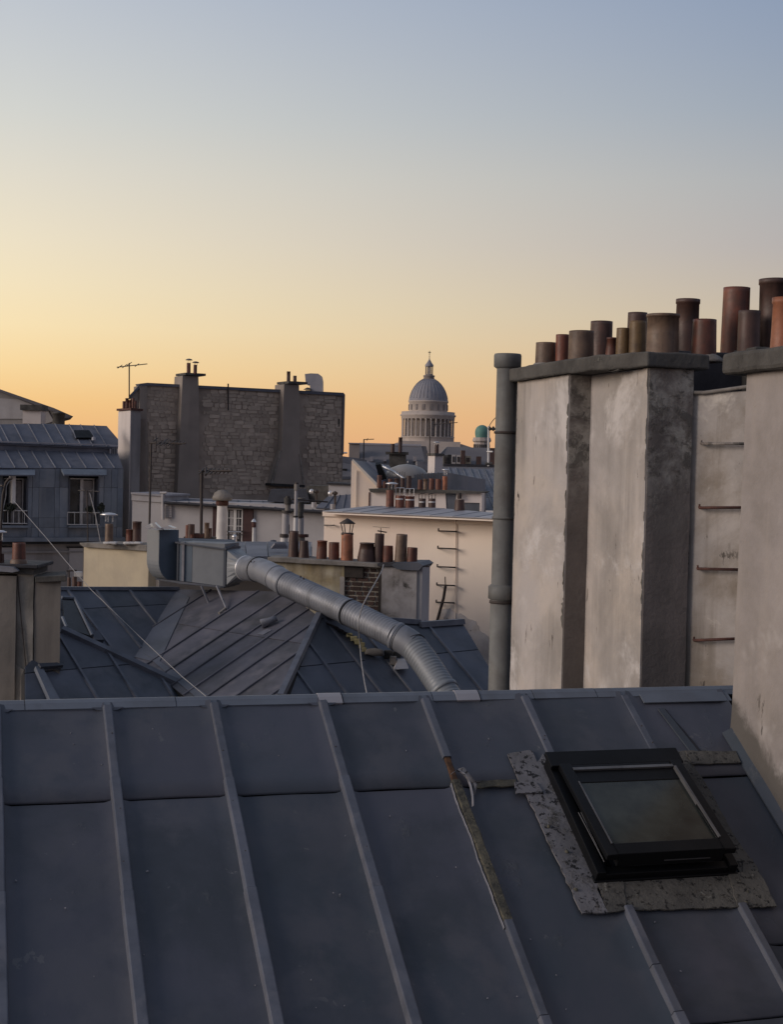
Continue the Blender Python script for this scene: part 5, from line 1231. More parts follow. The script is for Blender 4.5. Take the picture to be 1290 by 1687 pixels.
mesh_obj('crossing_roof', MB().prism([BX+V((-90*px, -hw*.8, zp(790))), BX+V((100*px, -hw*.8, zp(790))), BX+V((100*px, -hw*.8, zp(745))), BX+V((54*px, -hw*.8, zp(731))), BX+V((-50*px, -hw*.8, zp(731))), BX+V((-90*px, -hw*.8, zp(745)))], V((0, hw, 0))), M['stone_far'], PA)
mesh_obj('body', MB().obox(BX+V((-38, -42, 0)), V((80, 0, 0)), V((0, 84, 0)), V((0, 0, zp(760)))), M['stone_far'], PA)
mesh_obj('lantern_base', MB().lathe(BX, [(9.4*px, zp(625)), (8.6*px, zp(621.5)), (9.6*px, zp(619.8)), (9.6*px, zp(618.6)), (6.6*px, zp(618)), (6.6*px, zp(616.5)), (0, zp(616.5))], 24), M['stone_dark'], PA)
mesh_obj('lantern_core', MB().lathe(BX, [(2.4*px, zp(617)), (2.4*px, zp(603))], 12), M['cream_paint'], PA)
for k in range(8):
    a = 2*PI*(k+.5)/8; e = V((math.cos(a), math.sin(a), 0))*5.6*px
    mesh_obj('lantern_column', MB().lathe(BX+e, [(1.1*px, zp(616.6)), (1.0*px, zp(603))], 6), M['stone_dark'], PA)
mesh_obj('lantern_roof', MB().lathe(BX, [(6.9*px, zp(604)), (7.1*px, zp(602)), (6.4*px, zp(600.5)), (4.4*px, zp(598)), (2.6*px, zp(595)), (.9*px, zp(592)), (.45*px, zp(588)), (.4*px, zp(584)), (0, zp(583.6))], 20), M['lead_far'], PA)
mesh_obj('cross', MB().tube([BX+V((0, 0, zp(585))), BX+V((0, 0, zp(578)))], .22, 5).tube([BX+V((-.85, 0, zp(580.5))), BX+V((.85, 0, zp(580.5)))], .22, 5), M['iron'], PA)
mesh_obj('orb', MB().lathe(BX, [(0, zp(588.5)), (1.0*px, zp(587.6)), (0, zp(586.6))], 8), M['iron'], PA)
# ---- green domed tower
YT_ = 480.0; pt = YT_/F_PX; cT = at(794, 730, YT_); BT = V((cT.x, cT.y, 0))
def zt2_(y): return at(794, y, YT_).z
TW = thing('observatory_tower', 'small stone tower with a green copper dome beside the flue pipe', 'tower', BT)
mesh_obj('dome', MB().lathe(BT, [(10.4*pt, zt2_(721)), (11.3*pt, zt2_(717)), (11.7*pt, zt2_(712.5)), (11.2*pt, zt2_(708.5)), (9.6*pt, zt2_(705)), (6.8*pt, zt2_(702.2)), (3.4*pt, zt2_(700.5)), (0, zt2_(700))], 32), M['copper'], TW)
mesh_obj('shaft', MB().lathe(BT, [(13.2*pt, 0), (13.2*pt, zt2_(728))], 12, smooth=False), M['stone_far'], TW)
mesh_obj('cornice', MB().lathe(BT, [(13.2*pt, zt2_(729)), (15.6*pt, zt2_(727)), (15.6*pt, zt2_(724)), (14.8*pt, zt2_(723.4)), (14.8*pt, zt2_(721)), (0, zt2_(720.5))], 12, smooth=False), M['stone_far'], TW)
for k in range(24):
    a = 2*PI*k/24; e = V((math.cos(a), math.sin(a), 0)); t = V((-e.y, e.x, 0))
    if e.y > .2: continue
    b = BT+e*(12.95*pt)+V((0, 0, zt2_(742))); w = .95*pt
    mesh_obj('arched_opening', MB().obox(b-t*w, t*2*w, e*.12, V((0, 0, zt2_(733)-zt2_(742)))).lathe(b+e*.02+V((0, 0, zt2_(733)-zt2_(742))), [(w, 0), (w, .1)], 10, axis=e), M['dark'], TW)
# ================================================================== STONE-GABLED HOUSE
wJ = Wall(242, 64.0, 566, 68.6, 720)
JH = thing('stone_gable_house', 'house with a tall windowless rubble stone gable and two rendered flues rising up it', 'house', down(wJ.at(400, 780)))
sl_, sr_ = wJ.hit(239, 720)[0], wJ.hit(565, 720)[0]; ztj = wJ.hit(400, 639)[1]
ztl = wJ.hit(242, 632)[1]; ztr = wJ.hit(566, 648.5)[1]
print('gable z', ztl, ztr, 'width', sr_-sl_)
zj = [wJ.at(239, 830), wJ.at(240.5, 632), wJ.at(566.5, 648.5), wJ.at(564, 830)]
bJ = V((-.10, 1, 0))
mb = MB().prism([down(zj[0]), zj[1], zj[2], down(zj[3])], bJ*11)
mesh_obj('wall', mb, M['mortar'], JH)
o1 = mesh_obj('coping', MB().prism([wJ.at(230, 632, .1), wJ.at(242, 630.5, .1), wJ.at(566, 647, .1), wJ.at(568, 650, .1), wJ.at(566, 652, .1), wJ.at(242, 635, .1), wJ.at(232, 636, .1)], -wJ.n*.6), M['zinc_far'], JH)
mesh_obj('corner_strip', MB().prism([wJ.at(565, 648, .06), wJ.at(568.5, 650, .06), wJ.at(566, 749, .06), wJ.at(563, 749, .06)], -wJ.n*.4), M['slate_far'], JH)
mesh_obj('edge_band', MB().prism([wJ.at(230, 636, .08), wJ.at(242, 634, .08), wJ.at(240, 802, .08), wJ.at(228, 802, .08)], -wJ.n*.8), M['old_render'], JH)
mesh_obj('roof_slope', MB().prism([wJ.at(231, 632, .05), wJ.at(212, 652, .05), wJ.at(212, 656, .05), wJ.at(229, 640, .05)], bJ*5), M['zinc_far'], JH)
mesh_obj('side_wall', MB().prism([wJ.at(229, 638, -.05), wJ.at(214, 655, -.05), wJ.at(214, 812, -.05), wJ.at(230, 812, -.05)], bJ*5), M['old_render'], JH)
# courses of rubble stones: each its own piece, the largest 300
random.seed(11)
stones = []
flue = lambda x, y: (296-(y-640)*.03 < x < 331+(y-640)*.01) or (463-max(0, y-745)*.30 < x < 497+max(0, y-745)*.10 and y < 801)
y = 637.0
while y < 806:
    h = random.choice([4.6, 5.2, 5.8, 6.4, 7.4]); x = 241.0+random.uniform(0, 6)
    while x < 561:
        w = random.choice([6, 8, 9, 11, 13, 16, 19])*random.uniform(.85, 1.15)
        yy = y+(x-242)*.052*(1-(y-640)/230)+random.uniform(-.6, .6)+1.2*math.sin(x*.045+y*.05)
        if x+w > 563: w = 563-x
        if w > 4 and not (flue(x, yy) or flue(x+w, yy) or flue(x+w/2, yy)): stones.append((w*h, x, yy, w, h))
        x += w+.7
    y += h+.5
stones.sort(reverse=True)
rest = MB()
for k, (_, x, yy, w, h) in enumerate(stones):
    o0 = .008+random.uniform(0, .026); j = [random.uniform(-1.1, 1.1) for _ in range(8)]
    pts = [(x+j[0], yy+h*.5), (x+.8, yy+j[1]*.8), (x+w-.8, yy+j[2]*.8), (x+w+j[3]*.5, yy+h*.5), (x+w-1+j[4]*.5, yy+h+j[5]*.5), (x+1, yy+h+j[6]*.4)]
    P_ = [wJ.at(a, b, 0) for a, b in pts]
    cc = sum(P_, V((0, 0, 0)))/6
    top = [cc+(p-cc)*.93+wJ.n*o0 for p in P_]
    mbs = MB().add([p-wJ.n*.02 for p in P_]+top, [tuple(range(11, 5, -1))]+[(i, (i+1) % 6, (i+1) % 6+6, i+6) for i in range(6)])
    if k < 290: mesh_obj('stone', mbs, M['stone'], JH)
    else: rest.add(mbs.v, mbs.f)
if rest.v: mesh_obj('small_stones', rest, M['stone'], JH, kind='stuff')
# flues
def prj(pts, off): return [wJ.at(x, y_, off) for x, y_ in pts]
fl1 = mesh_obj('chimney_flue', MB().prism(prj([(300.5, 619), (326.5, 619.5), (328, 700), (327, 830), (291, 830), (296, 720)], .45), -wJ.n*1.0), M['old_render'], JH)
mesh_obj('cap', MB().pbox(wJ, 297, 615.8, 330, 619.6, -.6, .62), M['concrete'], fl1)
fl2 = mesh_obj('chimney_flue', MB().prism(prj([(468, 633), (492.5, 634), (494, 745), (501, 799), (446, 797), (463.5, 742)], .5), -wJ.n*1.0), M['old_render'], JH)
mesh_obj('cap', MB().pbox(wJ, 465, 629.5, 496, 633.5, -.6, .66), M['concrete'], fl2)
mesh_obj('flue_rim', MB().prism(prj([(461.5, 745), (464, 742), (450, 797), (446, 797)], .56), -wJ.n*.15), M['concrete_lt'], fl2)
mesh_obj('flue_rim', MB().prism(prj([(493, 748), (496, 755), (502, 797), (499, 797)], .54), -wJ.n*.15), M['concrete_lt'], fl2)
mesh_obj('soffit', MB().prism(prj([(446, 796), (502, 799), (502, 803), (446, 800)], .62), -wJ.n*1.0), M['dark'], fl2)
YJ = wJ.at(312, 617).y-.5; YJ2 = wJ.at(480, 630).y-.5
for par, x0, x1, y0, y1, Y in ((fl1, 307, 313.5, 598, 616.3, YJ), (fl1, 318, 324, 601, 616.3, YJ), (fl2, 472, 478, 612, 630, YJ2), (fl2, 482.5, 488.5, 619, 630, YJ2)):
    pot(par, x0, x1, y0, y1, Y, 'pot_red' if par is fl1 else 'pot_brown', .97, seg=10)
hat(fl1, 311, 593, 12, YJ, 'concrete_lt', stem=.14, h=.4); hat(fl1, 322, 597.5, 12, YJ, 'concrete_lt', stem=.12, h=.4)
# goose-neck metal duct on the roof
YD_ = wJ.at(520, 640).y+1.5
fj = front(YD_, 520)
gn = [(511, 650), (510, 633), (506, 628), (503, 622), (502.5, 616), (512, 615), (524, 615.5), (530, 620), (531.5, 628), (531.5, 650)]
gn = gn[:2]+[(507, 634), (503.5, 632), (502, 616)]+gn[5:]
mesh_obj('roof_duct', MB().prism([fj.at(*p) for p in gn], V((0, .7, 0))), M['zinc_pale'], JH)
mesh_obj('roof_vent', MB().tube([fj.at(507, 650), fj.at(507, 643)], .12, 8).lathe(fj.at(507, 642), [(.22, 0), (.05, .1)], 10), M['concrete'], JH)
cable('lightning_rod', [wJ.at(375.5, 676, .12), wJ.at(375.5, 632, .12)], .035, 'iron', 'thin rod standing against the stone gable between its two flues', 'rod')
mesh_obj('wall_mark', MB().pbox(wJ, 557, 690, 558.2, 703, 0, .05), M['dark'], JH)
mesh_obj('tree_stub', MB().prism(prj([(413, 787), (428, 785), (430, 797), (414, 797)], .05), -wJ.n*.1), M['stone'], JH)
# white side chimney at the gable's left
wL = Wall(195.5, 61.5, 215, 60.5, 740)
CL = thing('chimney_stack', 'tall white-faced chimney at the left corner of the stone gable, with stubby pots', 'chimney', down(wL.at(205, 740)))
a_, b_, c__ = V((*at(195.5, 700, 63.5).xy, 0)), V((*at(215.5, 700, 62.3).xy, 0)), V((*at(231, 700, 63.0).xy, 0))
d_ = a_+(c__-b_); zcl = at(212, 676, 62.5).z
mesh_obj('shaft', MB().prism([a_, b_, c__, d_], V((0, 0, zcl))), M['grey_wall'], CL)
nL = V(((b_-a_).y, -(b_-a_).x, 0)).normalized()
mesh_obj('white_face', MB().obox(a_+nL*.01, b_-a_, nL*.03, V((0, 0, zcl-.02))), M['white_face'], CL)
mesh_obj('cap', MB().prism([V((p.x, p.y, zcl)) for p in (a_-V((.1, .1, 0)), b_-V((0, .15, 0)), c__+V((.1, 0, 0)), d_)], V((0, 0, .09))), M['rust'], CL)
for x0, x1, y0, mt_ in ((201, 206, 661, 'pot_red'), (205.5, 211, 656, 'pot_far'), (211, 216, 659, 'pot_red'), (216, 221, 656, 'pot_far'), (220, 224.5, 660, 'pot_red')):
    pot(CL, x0, x1, y0, 675, 62.9, mt_, .95, seg=10)
# wall strip between chimney and gable
mesh_obj('link_wall', MB().prism([at(x, y_, 63.6) for x, y_ in ((222, 690), (240, 690), (240, 850), (214, 850))], V((0, 1, 0))), M['old_render'], JH)

# ================================================================== LOW WHITE BUILDING IN FRONT OF THE GABLE
wK = Wall(218, 56.5, 545, 55.2, 850)
KH = thing('white_low_house', 'low white building with zinc eave, window and dark shutters below the stone gable', 'house', down(wK.at(400, 860)))
uk0, uk1 = wK.hit(217, 850)[0], wK.hit(552, 850)[0]; zk = wK.hit(400, 829)[1]
mesh_obj('wall', MB().wbox(wK, uk0, uk1, -EYE.z, zk, -6, 0), M['white_wall'], KH)
A = wK.at(270, 821, -2.8); B = wK.at(270, 826, .25); C_ = wK.at(556, 843, .25); D = wK.at(556, 829, -2.8)
ruled(KH, A, B, C_, D, 14, 'zinc_far', 'zinc_far', bw=.04, th=.10)
mesh_obj('parapet', MB().prism([wK.at(216, 813, .06), wK.at(270, 817.5, .06), wK.at(270, 828, .06), wK.at(216, 824, .06)], -wK.n*3), M['white_wall'], KH)
mesh_obj('parapet_cap', MB().prism([wK.at(215, 811, .12), wK.at(272, 815, .12), wK.at(272, 818, .12), wK.at(215, 814, .12)], -wK.n*3.1), M['zinc_pale'], KH)
mesh_obj('gutter', MB().tube([wK.at(270, 828, .3), wK.at(556, 845, .3)], .055, 8), M['tar'], KH)
mesh_obj('downpipe', MB().tube([wK.at(268, 812, .18), wK.at(268, 856, .18)], .06, 8).tube([wK.at(263, 812, .2), wK.at(274, 812, .2)], .05, 6), M['white_wall'], KH)
lv = mesh_obj('louvre', MB().pbox(wK, 270, 831, 284, 853, 0, .05), M['zinc_pale'], KH)
for k in range(7): mesh_obj('slat', MB().pbox(wK, 271, 833+k*2.8, 283, 834.6+k*2.8, .05, .09), M['white_wall'], lv)
wd_ = mesh_obj('window', MB().pbox(wK, 373.5, 837.5, 400, 839.5, 0, .07).pbox(wK, 373.5, 839.5, 375.5, 892, 0, .07).pbox(wK, 398, 839.5, 400, 892, 0, .07).pbox(wK, 384.5, 839.5, 389.5, 892, 0, .06), M['white_paint'], KH)
mesh_obj('pane', MB().pbox(wK, 375.5, 839.5, 384.5, 892, -.02, .02), M['glass'], wd_); mesh_obj('pane', MB().pbox(wK, 389.5, 839.5, 398, 892, -.02, .02), M['glass'], wd_)
mesh_obj('curtain', MB().pbox(wK, 378, 841, 383, 888, .02, .025), M['curtain'], wd_); mesh_obj('curtain', MB().pbox(wK, 391, 841, 394, 888, .02, .025), M['curtain'], wd_)
for y_ in (853, 866): mesh_obj('glazing_bar', MB().pbox(wK, 375.5, y_, 398, y_+1, .03, .05), M['white_paint'], wd_)
mesh_obj('railing', MB().tube([wK.at(373, 875.5, .2), wK.at(402, 875.5, .2)], .03, 6).tube([wK.at(373, 881, .2), wK.at(402, 881, .2)], .02, 6), M['iron'], wd_)
mesh_obj('shutter', MB().pbox(wK, 401.5, 837.5, 417, 892, 0, .10), M['shutter'], KH); mesh_obj('shutter', MB().pbox(wK, 351, 835.5, 357, 892, 0, .10), M['shutter'], KH)
mesh_obj('block', MB().prism([wK.at(541, 798, -.6), wK.at(580, 800, -.6), wK.at(580, 850, -.6), wK.at(541, 850, -.6)], V((0, 4, 0))), M['white_wall'], KH)
mesh_obj('block_eave', MB().prism([wK.at(538, 795, -.5), wK.at(582, 797, -.5), wK.at(582, 800, -.5), wK.at(538, 798, -.5)], V((0, 4, 0))), M['tar'], KH)
A = wK.at(540, 818, -.4); B = wK.at(520, 836, .3); C_ = wK.at(580, 840, .3); D = wK.at(580, 814, -.4); ruled(KH, A, B, C_, D, 4, 'zinc_far', 'zinc_far', bw=.05)
mesh_obj('flue_base', MB().prism([wK.at(446, 806, -1.5), wK.at(505, 806, -1.5), wK.at(510, 828, -1.0), wK.at(440, 826, -1.0)], V((0, 1.5, 0))), M['tar'], KH)
mesh_obj('back_block', MB().prism([wK.at(505, 800, -1.4), wK.at(541, 800, -1.4), wK.at(541, 850, -1.4), wK.at(505, 850, -1.4)], V((0, 3, 0))), M['concrete'], KH)

# flat zinc roof and small things between the low building and the duct
RFt = thing('flat_zinc_roof', 'small flat zinc-covered building behind the duct, scattered with short pots and vents', 'building', down(at(420, 905, 25)))
zf = at(420, 900, 25).z
for k in range(7):
    x0 = 262+k*36
    q = [zray(x0, 916, zf), zray(x0+35, 916.5, zf), zray(x0+33, 892.5, zf), zray(x0-2, 892, zf)]
    mesh_obj('zinc_sheet', MB().prism(q, V((0, 0, -.08))), M['zinc_far'], RFt)
q = [zray(262, 916, zf-.1), zray(514, 918, zf-.1), zray(514, 892.5, zf-.1), zray(262, 892, zf-.1)]
mesh_obj('wall', MB().prism(q, V((0, 0, -(zf-.1)))), M['grey_wall'], RFt)
mesh_obj('roof_light', MB().prism([zray(446, 904, zf+.05), zray(474, 904, zf+.05), zray(470, 897, zf+.12), zray(452, 897, zf+.12)], V((0, 0, .03))), M['zinc_pale'], RFt)
fz = front(36, 330)
o = thing('chimney_stack', 'low chimney row behind the duct with squat brown and rusty pots', 'chimney', down(fz.at(330, 890)))
mesh_obj('shaft', MB().wbox(fz, fz.hit(302, 890)[0], fz.hit(352, 890)[0], -EYE.z, fz.hit(330, 885)[1], -.5, 0), M['concrete'], o)
mesh_obj('ledge', MB().pbox(fz, 318, 879, 334, 886, -.3, .02), M['rust'], o)
for x0, x1, y0, mt_ in ((305, 313, 865, 'pot_red'), (308, 320, 863.5, 'pot_brown'), (336, 344, 861, 'pot_taupe'), (343.5, 348.5, 870, 'pot_brown')): pot(o, x0, x1, y0, 886, 36, mt_, .96, seg=12)
pot(o, 313, 318, 880, 887, 35.9, 'pot_far', .9, seg=10)
# mushroom vent
Ym = 40.0
o = thing('mushroom_vent', 'white ventilation column with a domed grey mushroom cap', 'vent', down(at(365, 880, Ym)))
b = at(364.5, 890, Ym); pm_ = Ym/F_PX
mesh_obj('column', MB().lathe(down(b), [(9.5*pm_, 0), (9.3*pm_, b.z), (8.2*pm_, at(364.5, 832, Ym).z)], 20), M['white_paint'], o)
mesh_obj('neck', MB().lathe(down(b), [(9.5*pm_, at(364, 833, Ym).z), (10.5*pm_, at(364, 831, Ym).z), (10.2*pm_, at(364, 824, Ym).z)], 18), M['rust'], o)
mesh_obj('cap', MB().lathe(down(b), [(15*pm_, at(364, 824.5, Ym).z), (16.8*pm_, at(364, 822, Ym).z), (16*pm_, at(364, 818, Ym).z), (12.5*pm_, at(364, 811.5, Ym).z), (7*pm_, at(364, 807.5, Ym).z), (0, at(364, 806, Ym).z)], 24), M['concrete_lt'], o)
o = thing('small_vent_pipe', 'slim white vent pipe with a rusty red collar, behind the duct', 'pipe', down(at(417.5, 890, 29)))
b = at(417.5, 904, 29)
mesh_obj('pipe', MB().lathe(b, [(.036, 0), (.033, .5)], 10), M['white_paint'], o)
mesh_obj('collar', MB().lathe(at(417.8, 867, 29), [(.045, -.02), (.045, .07), (.03, .08)], 10), M['rust'], o)
mesh_obj('cap', MB().lathe(at(417.8, 858, 29), [(.05, -.02), (.03, .02), (0, .045)], 10), M['tin'], o)
o = tag(mesh_obj('ball_vent', MB().lathe(at(386, 884, 30), [(0, -.06), (.05, -.03), (.055, 0), (.04, .035), (0, .05)], 12).tube([at(386, 886, 30), at(386, 900, 30)], .05, 8).tube([at(376, 876, 30), at(397, 876.5, 30)], .012, 5), M['tin'], loc=down(at(386, 890, 30))), 'small shiny ball vent on a short stem in front of the white low window', 'vent')
o = tag(mesh_obj('roof_vent', MB().tube([at(450, 898, 30), at(450, 893, 30)], .04, 8).lathe(at(450, 892.5, 30), [(.07, 0), (.06, .03), (0, .04)], 10), M['zinc'], loc=down(at(450, 895, 30))), 'tiny capped vent on the flat zinc roof', 'vent')
# cluster of old asbestos-cement flues
def flue_(name, label, Y, segs, group='old flues in a cluster'):
    x = segs[0][0]; o = thing(name, label, 'flue', down(at(x, 880, Y)), group); p_ = Y/F_PX
    for k, (xx, r, y0, y1, m_, nm) in enumerate(segs):
        b = at(xx, y1, Y); mesh_obj(nm, MB().lathe(b, [(r*p_, -.01 if k else -8), (r*p_, (y1-y0)*p_)], 16), M[m_], o)
    return o
flue_('old_flue', 'pale lobed flue with two dark collars, leftmost of the three old flues', 27.0, [(467.5, 6.2, 884, 906, 'white_paint', 'base'), (468, 7.5, 879.5, 884.5, 'iron', 'collar'), (470, 6.0, 846, 880, 'white_wall', 'pipe'), (474, 2.8, 864, 878, 'concrete', 'bracket'),
      (471.5, 3.4, 856, 862, 'dark', 'hole'), (472.5, 8.6, 841, 844.5, 'iron', 'collar'), (474, 4.5, 830, 842, 'concrete_lt', 'neck'), (474, 6.2, 820, 830, 'concrete', 'head'), (474, 3.5, 817.5, 820, 'iron', 'knob')])
flue_('old_flue', 'thin tall flue rising highest in the cluster of old flues', 26.8, [(486.5, 3.9, 851, 885, 'white_paint', 'base'), (486.5, 4.6, 849.5, 851.5, 'iron', 'collar'), (487, 2.8, 806, 850, 'white_wall', 'pipe'), (488.5, 4.2, 797.5, 807, 'concrete_lt', 'head'), (488.5, 3, 795, 797.5, 'iron', 'knob')])
flue_('old_flue', 'stubby flue with a flared head, rightmost of the three old flues', 27.2, [(496, 6.0, 882, 900, 'concrete_lt', 'base'), (499.5, 8.6, 880, 884, 'rust', 'collar'), (495.5, 4.6, 853, 881, 'white_wall', 'pipe'), (495, 5.2, 850, 853, 'iron', 'collar'), (495, 4.5, 843, 850, 'concrete', 'neck'), (495.5, 5.2, 827, 843, 'concrete', 'head'), (497, 6.6, 820, 823, 'concrete_lt', 'cap')])
cable('stay_bar', [at(480, 822, 26.9), at(540, 827, 27.5)], .014, 'iron', 'thin horizontal stay bar behind the old flues', 'bar')
for x, y_, lb in ((516, 810, 'shiny ball cowl on a dark stem right of the old flues'), (547, 813, 'dark ball cowl with a bright rim next to the cream house')):
    o = thing('ball_cowl', lb, 'vent', down(at(x, y_, 40)), 'ball cowls on the low roofs')
    mesh_obj('cowl', MB().lathe(at(x, y_, 40)-V((.04, 0, 0)), [(0, -.06), (.06, -.03), (.075, .02), (.05, .06), (0, .08)], 12, axis=V((-1, -.4, .2))), M['tin'], o)
    mesh_obj('cowl_back', MB().lathe(at(x+5, y_, 40), [(0, -.06), (.07, -.02), (.075, .03), (0, .07)], 12), M['iron'], o)
    mesh_obj('stem', MB().tube([at(x+5, y_+2, 40), at(x+5, y_+18, 40)], .03, 8), M['iron'], o)
    mesh_obj('base', MB().lathe(at(x+1, y_+26, 40), [(.07, 0), (.07, .14)], 10), M['zinc_pale'], o)

# ================================================================== MANSARD HOUSE AT THE LEFT
azG = math.radians(-30); hG = V((math.cos(azG), -math.sin(azG), 0))
pG = at(202, 790, 60.0)
wG2 = Wall(100, 60, 110, 60); wG2.O = V((pG.x, pG.y, EYE.z)); wG2.h = hG; wG2.n = V((-math.sin(azG), -math.cos(azG), 0)) if False else V((hG.y, -hG.x, 0))
if wG2.n.dot(EYE-wG2.O) < 0: wG2.n = -wG2.n
GH = thing('mansard_house', 'blue-grey zinc mansard house with two tall windows and iron window rails', 'house', down(wG2.at(100, 860)))
ug0 = wG2.hit(-70, 830)[0]; zg1 = wG2.hit(100, 772)[1]; zg0 = wG2.hit(100, 885)[1]
mesh_obj('wall', MB().wbox(wG2, ug0, -.05, -EYE.z, zg0-.15, -9, -.10), M['grey_wall'], GH)
mesh_obj('mansard_core', MB().wbox(wG2, ug0, -.03, zg0-.15, zg1, -9, -.62), M['dark'], GH)
# zinc facing in vertical sheets round the openings
seams_x = [-60, -40, -18, 0, 3, 44, 52, 63, 89, 97, 112, 161, 170, 182, 192, 202]
rows_y = [772, 803, 853, 869, 885]
def opening(x, y_): return (3 < x < 44 and 783 < y_ < 864) or (112 < x < 161 and 784 < y_ < 866)
for i in range(len(seams_x)-1):
    for j in range(len(rows_y)-1):
        x0, x1, y0, y1 = seams_x[i], seams_x[i+1], rows_y[j], rows_y[j+1]
        if opening((x0+x1)/2, (y0+y1)/2 if (y0+y1)/2 > 790 else 795) and y1 <= 869 and not (y0 == 853 and False):
            if y0 == 853: y0 = 865
            else: continue
        ua, ub_ = wG2.hit(x0, 830)[0], wG2.hit(x1, 830)[0]; za, zb2 = wG2.hit((x0+x1)/2, y1)[1], wG2.hit((x0+x1)/2, y0)[1]
        mesh_obj('zinc_panel', MB().wbox(wG2, ua+.006, ub_-.006, za+.005, zb2-.005, -.05, random.uniform(.0, .02)), M['zinc_blue'], GH)
for x0, x1, leafx in ((3, 44, 16), (112, 161, None)):
    ua, ub_ = wG2.hit(x0, 830)[0], wG2.hit(x1, 830)[0]; zt_, zb_ = wG2.hit((x0+x1)/2, 788)[1], wG2.hit((x0+x1)/2, 865)[1]
    t = .05; ms = MB()
    ms.wbox(wG2, ua+.05, ua+.05+t, zb_, zt_, -.5, -.38).wbox(wG2, ub_-.05-t, ub_-.05, zb_, zt_, -.5, -.38).wbox(wG2, ua+.05+t, ub_-.05-t, zt_-t, zt_, -.5, -.38)
    if x0 > 50: ms.wbox(wG2, (ua+ub_)/2-.02, (ua+ub_)/2+.11, zb_, zt_-t, -.5, -.36)
    wi = mesh_obj('window', ms, M['white_paint'], GH)
    mesh_obj('pane', MB().wbox(wG2, ua+.1, ub_-.1, zb_, zt_-t, -.49, -.45), M['glass'], wi)
    mesh_obj('curtain', MB().wbox(wG2, ub_-.52, ub_-.12, zb_, zt_-t-.05, -.445, -.44), M['curtain'], wi)
    mesh_obj('reveal', MB().wbox(wG2, ua-.02, ua+.05, zb_, zt_, -.5, .04).wbox(wG2, ub_-.05, ub_+.02, zb_, zt_, -.5, .04), M['zinc'], wi)
    if leafx: mesh_obj('open_casement', MB().pbox(wG2, 16, 784, 21.5, 829, -.2, .3), M['white_paint'], wi)
    # rail
    rl = MB(); xr0, xr1 = (x0, x1) if x0 < 50 else (110.5, 163)
    yt, yb = (841, 862) if x0 < 50 else (844, 864)
    rl.tube([wG2.at(xr0, yt, .12), wG2.at(xr1, yt+.5, .12)], .022, 5).tube([wG2.at(xr0, yb, .12), wG2.at(xr1, yb+.5, .12)], .022, 5)
    mesh_obj('window_rail', rl, M['white_paint'], wi)
    n = 9
    for k in range(n+1):
        xx = xr0+(xr1-xr0)*k/n
        if k in (5, 6) and x0 > 50: continue
        mesh_obj('baluster', MB().tube([wG2.at(xx, yt, .12), wG2.at(xx, yb, .12)], .016, 4), M['white_paint'] if k % 2 == 0 else M['iron'], GH)
    mesh_obj('sill', MB().pbox(wG2, x0-2, 865.5, x1+2, 869, 0, .25), M['zinc_blue'], GH)
# hoods
for x0, x1, y0, y1 in ((-40, 57, 772, 784), (100, 175, 772, 784)):
    mesh_obj('window_hood', MB().prism([wG2.at(x0, y0, .02), wG2.at(x1, y0+1.5, .02), wG2.at(x1, y1-1, .55), wG2.at(x0+5, y1-2, .55)], -wG2.n*.1-V((0, 0, .03))), M['zinc_blue'], GH)
    mesh_obj('hood_edge', MB().prism([wG2.at(x0+5, y1-2.5, .56), wG2.at(x1, y1-1.5, .56), wG2.at(x1, y1+.6, .56), wG2.at(x0+5, y1, .56)], -wG2.n*.1), M['zinc_far'], GH)
# lower cornice
mesh_obj('cornice', MB().wbox(wG2, ug0, .05, zg0-.16, zg0, -.3, .25), M['zinc_blue'], GH)
mesh_obj('gutter', MB().wbox(wG2, ug0, .05, zg0-.26, zg0-.16, -.3, .18), M['dark'], GH)
mesh_obj('string_course', MB().wbox(wG2, ug0, .03, zg0-.62, zg0-.55, -.12, .0), M['grey_wall'], GH)
for x0, x1, y0 in ((114, 137, 903), (2, 20, 902)):
    u0, u1 = wG2.hit(x0, 920)[0], wG2.hit(x1, 920)[0]; z1 = wG2.hit((x0+x1)/2, y0)[1]
    mesh_obj('shutter', MB().wbox(wG2, u0, u1, z1-1.7, z1, -.1, -.04), M['white_wall'], GH)
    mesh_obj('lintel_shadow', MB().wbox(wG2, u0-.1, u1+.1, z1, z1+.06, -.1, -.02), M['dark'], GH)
# lower zinc slope, parapet band, upper slope
RG = Roof(wG2.at(100, 772, 0), azG, math.radians(25))
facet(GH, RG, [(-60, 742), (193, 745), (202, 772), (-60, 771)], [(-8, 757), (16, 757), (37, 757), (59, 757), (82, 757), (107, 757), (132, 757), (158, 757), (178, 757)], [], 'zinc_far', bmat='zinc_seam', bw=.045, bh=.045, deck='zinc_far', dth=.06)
pb_ = RG.P(*RG.hit(100, 744)); wB = Wall(100, 60, 110, 60); wB.O = V((pb_.x, pb_.y, EYE.z)); wB.h = wG2.h; wB.n = wG2.n
ub0, ub1 = wB.hit(-70, 737)[0], wB.hit(179, 737)[0]; zb1 = wB.hit(60, 730.5)[1]; zb0_ = wB.hit(60, 744)[1]
mesh_obj('parapet_band', MB().wbox(wB, ub0, ub1, zb0_-.1, zb1, -.3, .0), M['zinc_far'], GH)
mesh_obj('band_lip', MB().wbox(wB, ub0, ub1, zb1, zb1+.05, -.3, .06), M['zinc_pale'], GH)
mesh_obj('wall', MB().wbox(wB, ub0, ub1+.3, -2, zb1-.1, -6, -.3), M['zinc_far'], GH)
RG2 = Roof(wB.at(100, 730, -.05), azG, math.radians(28))
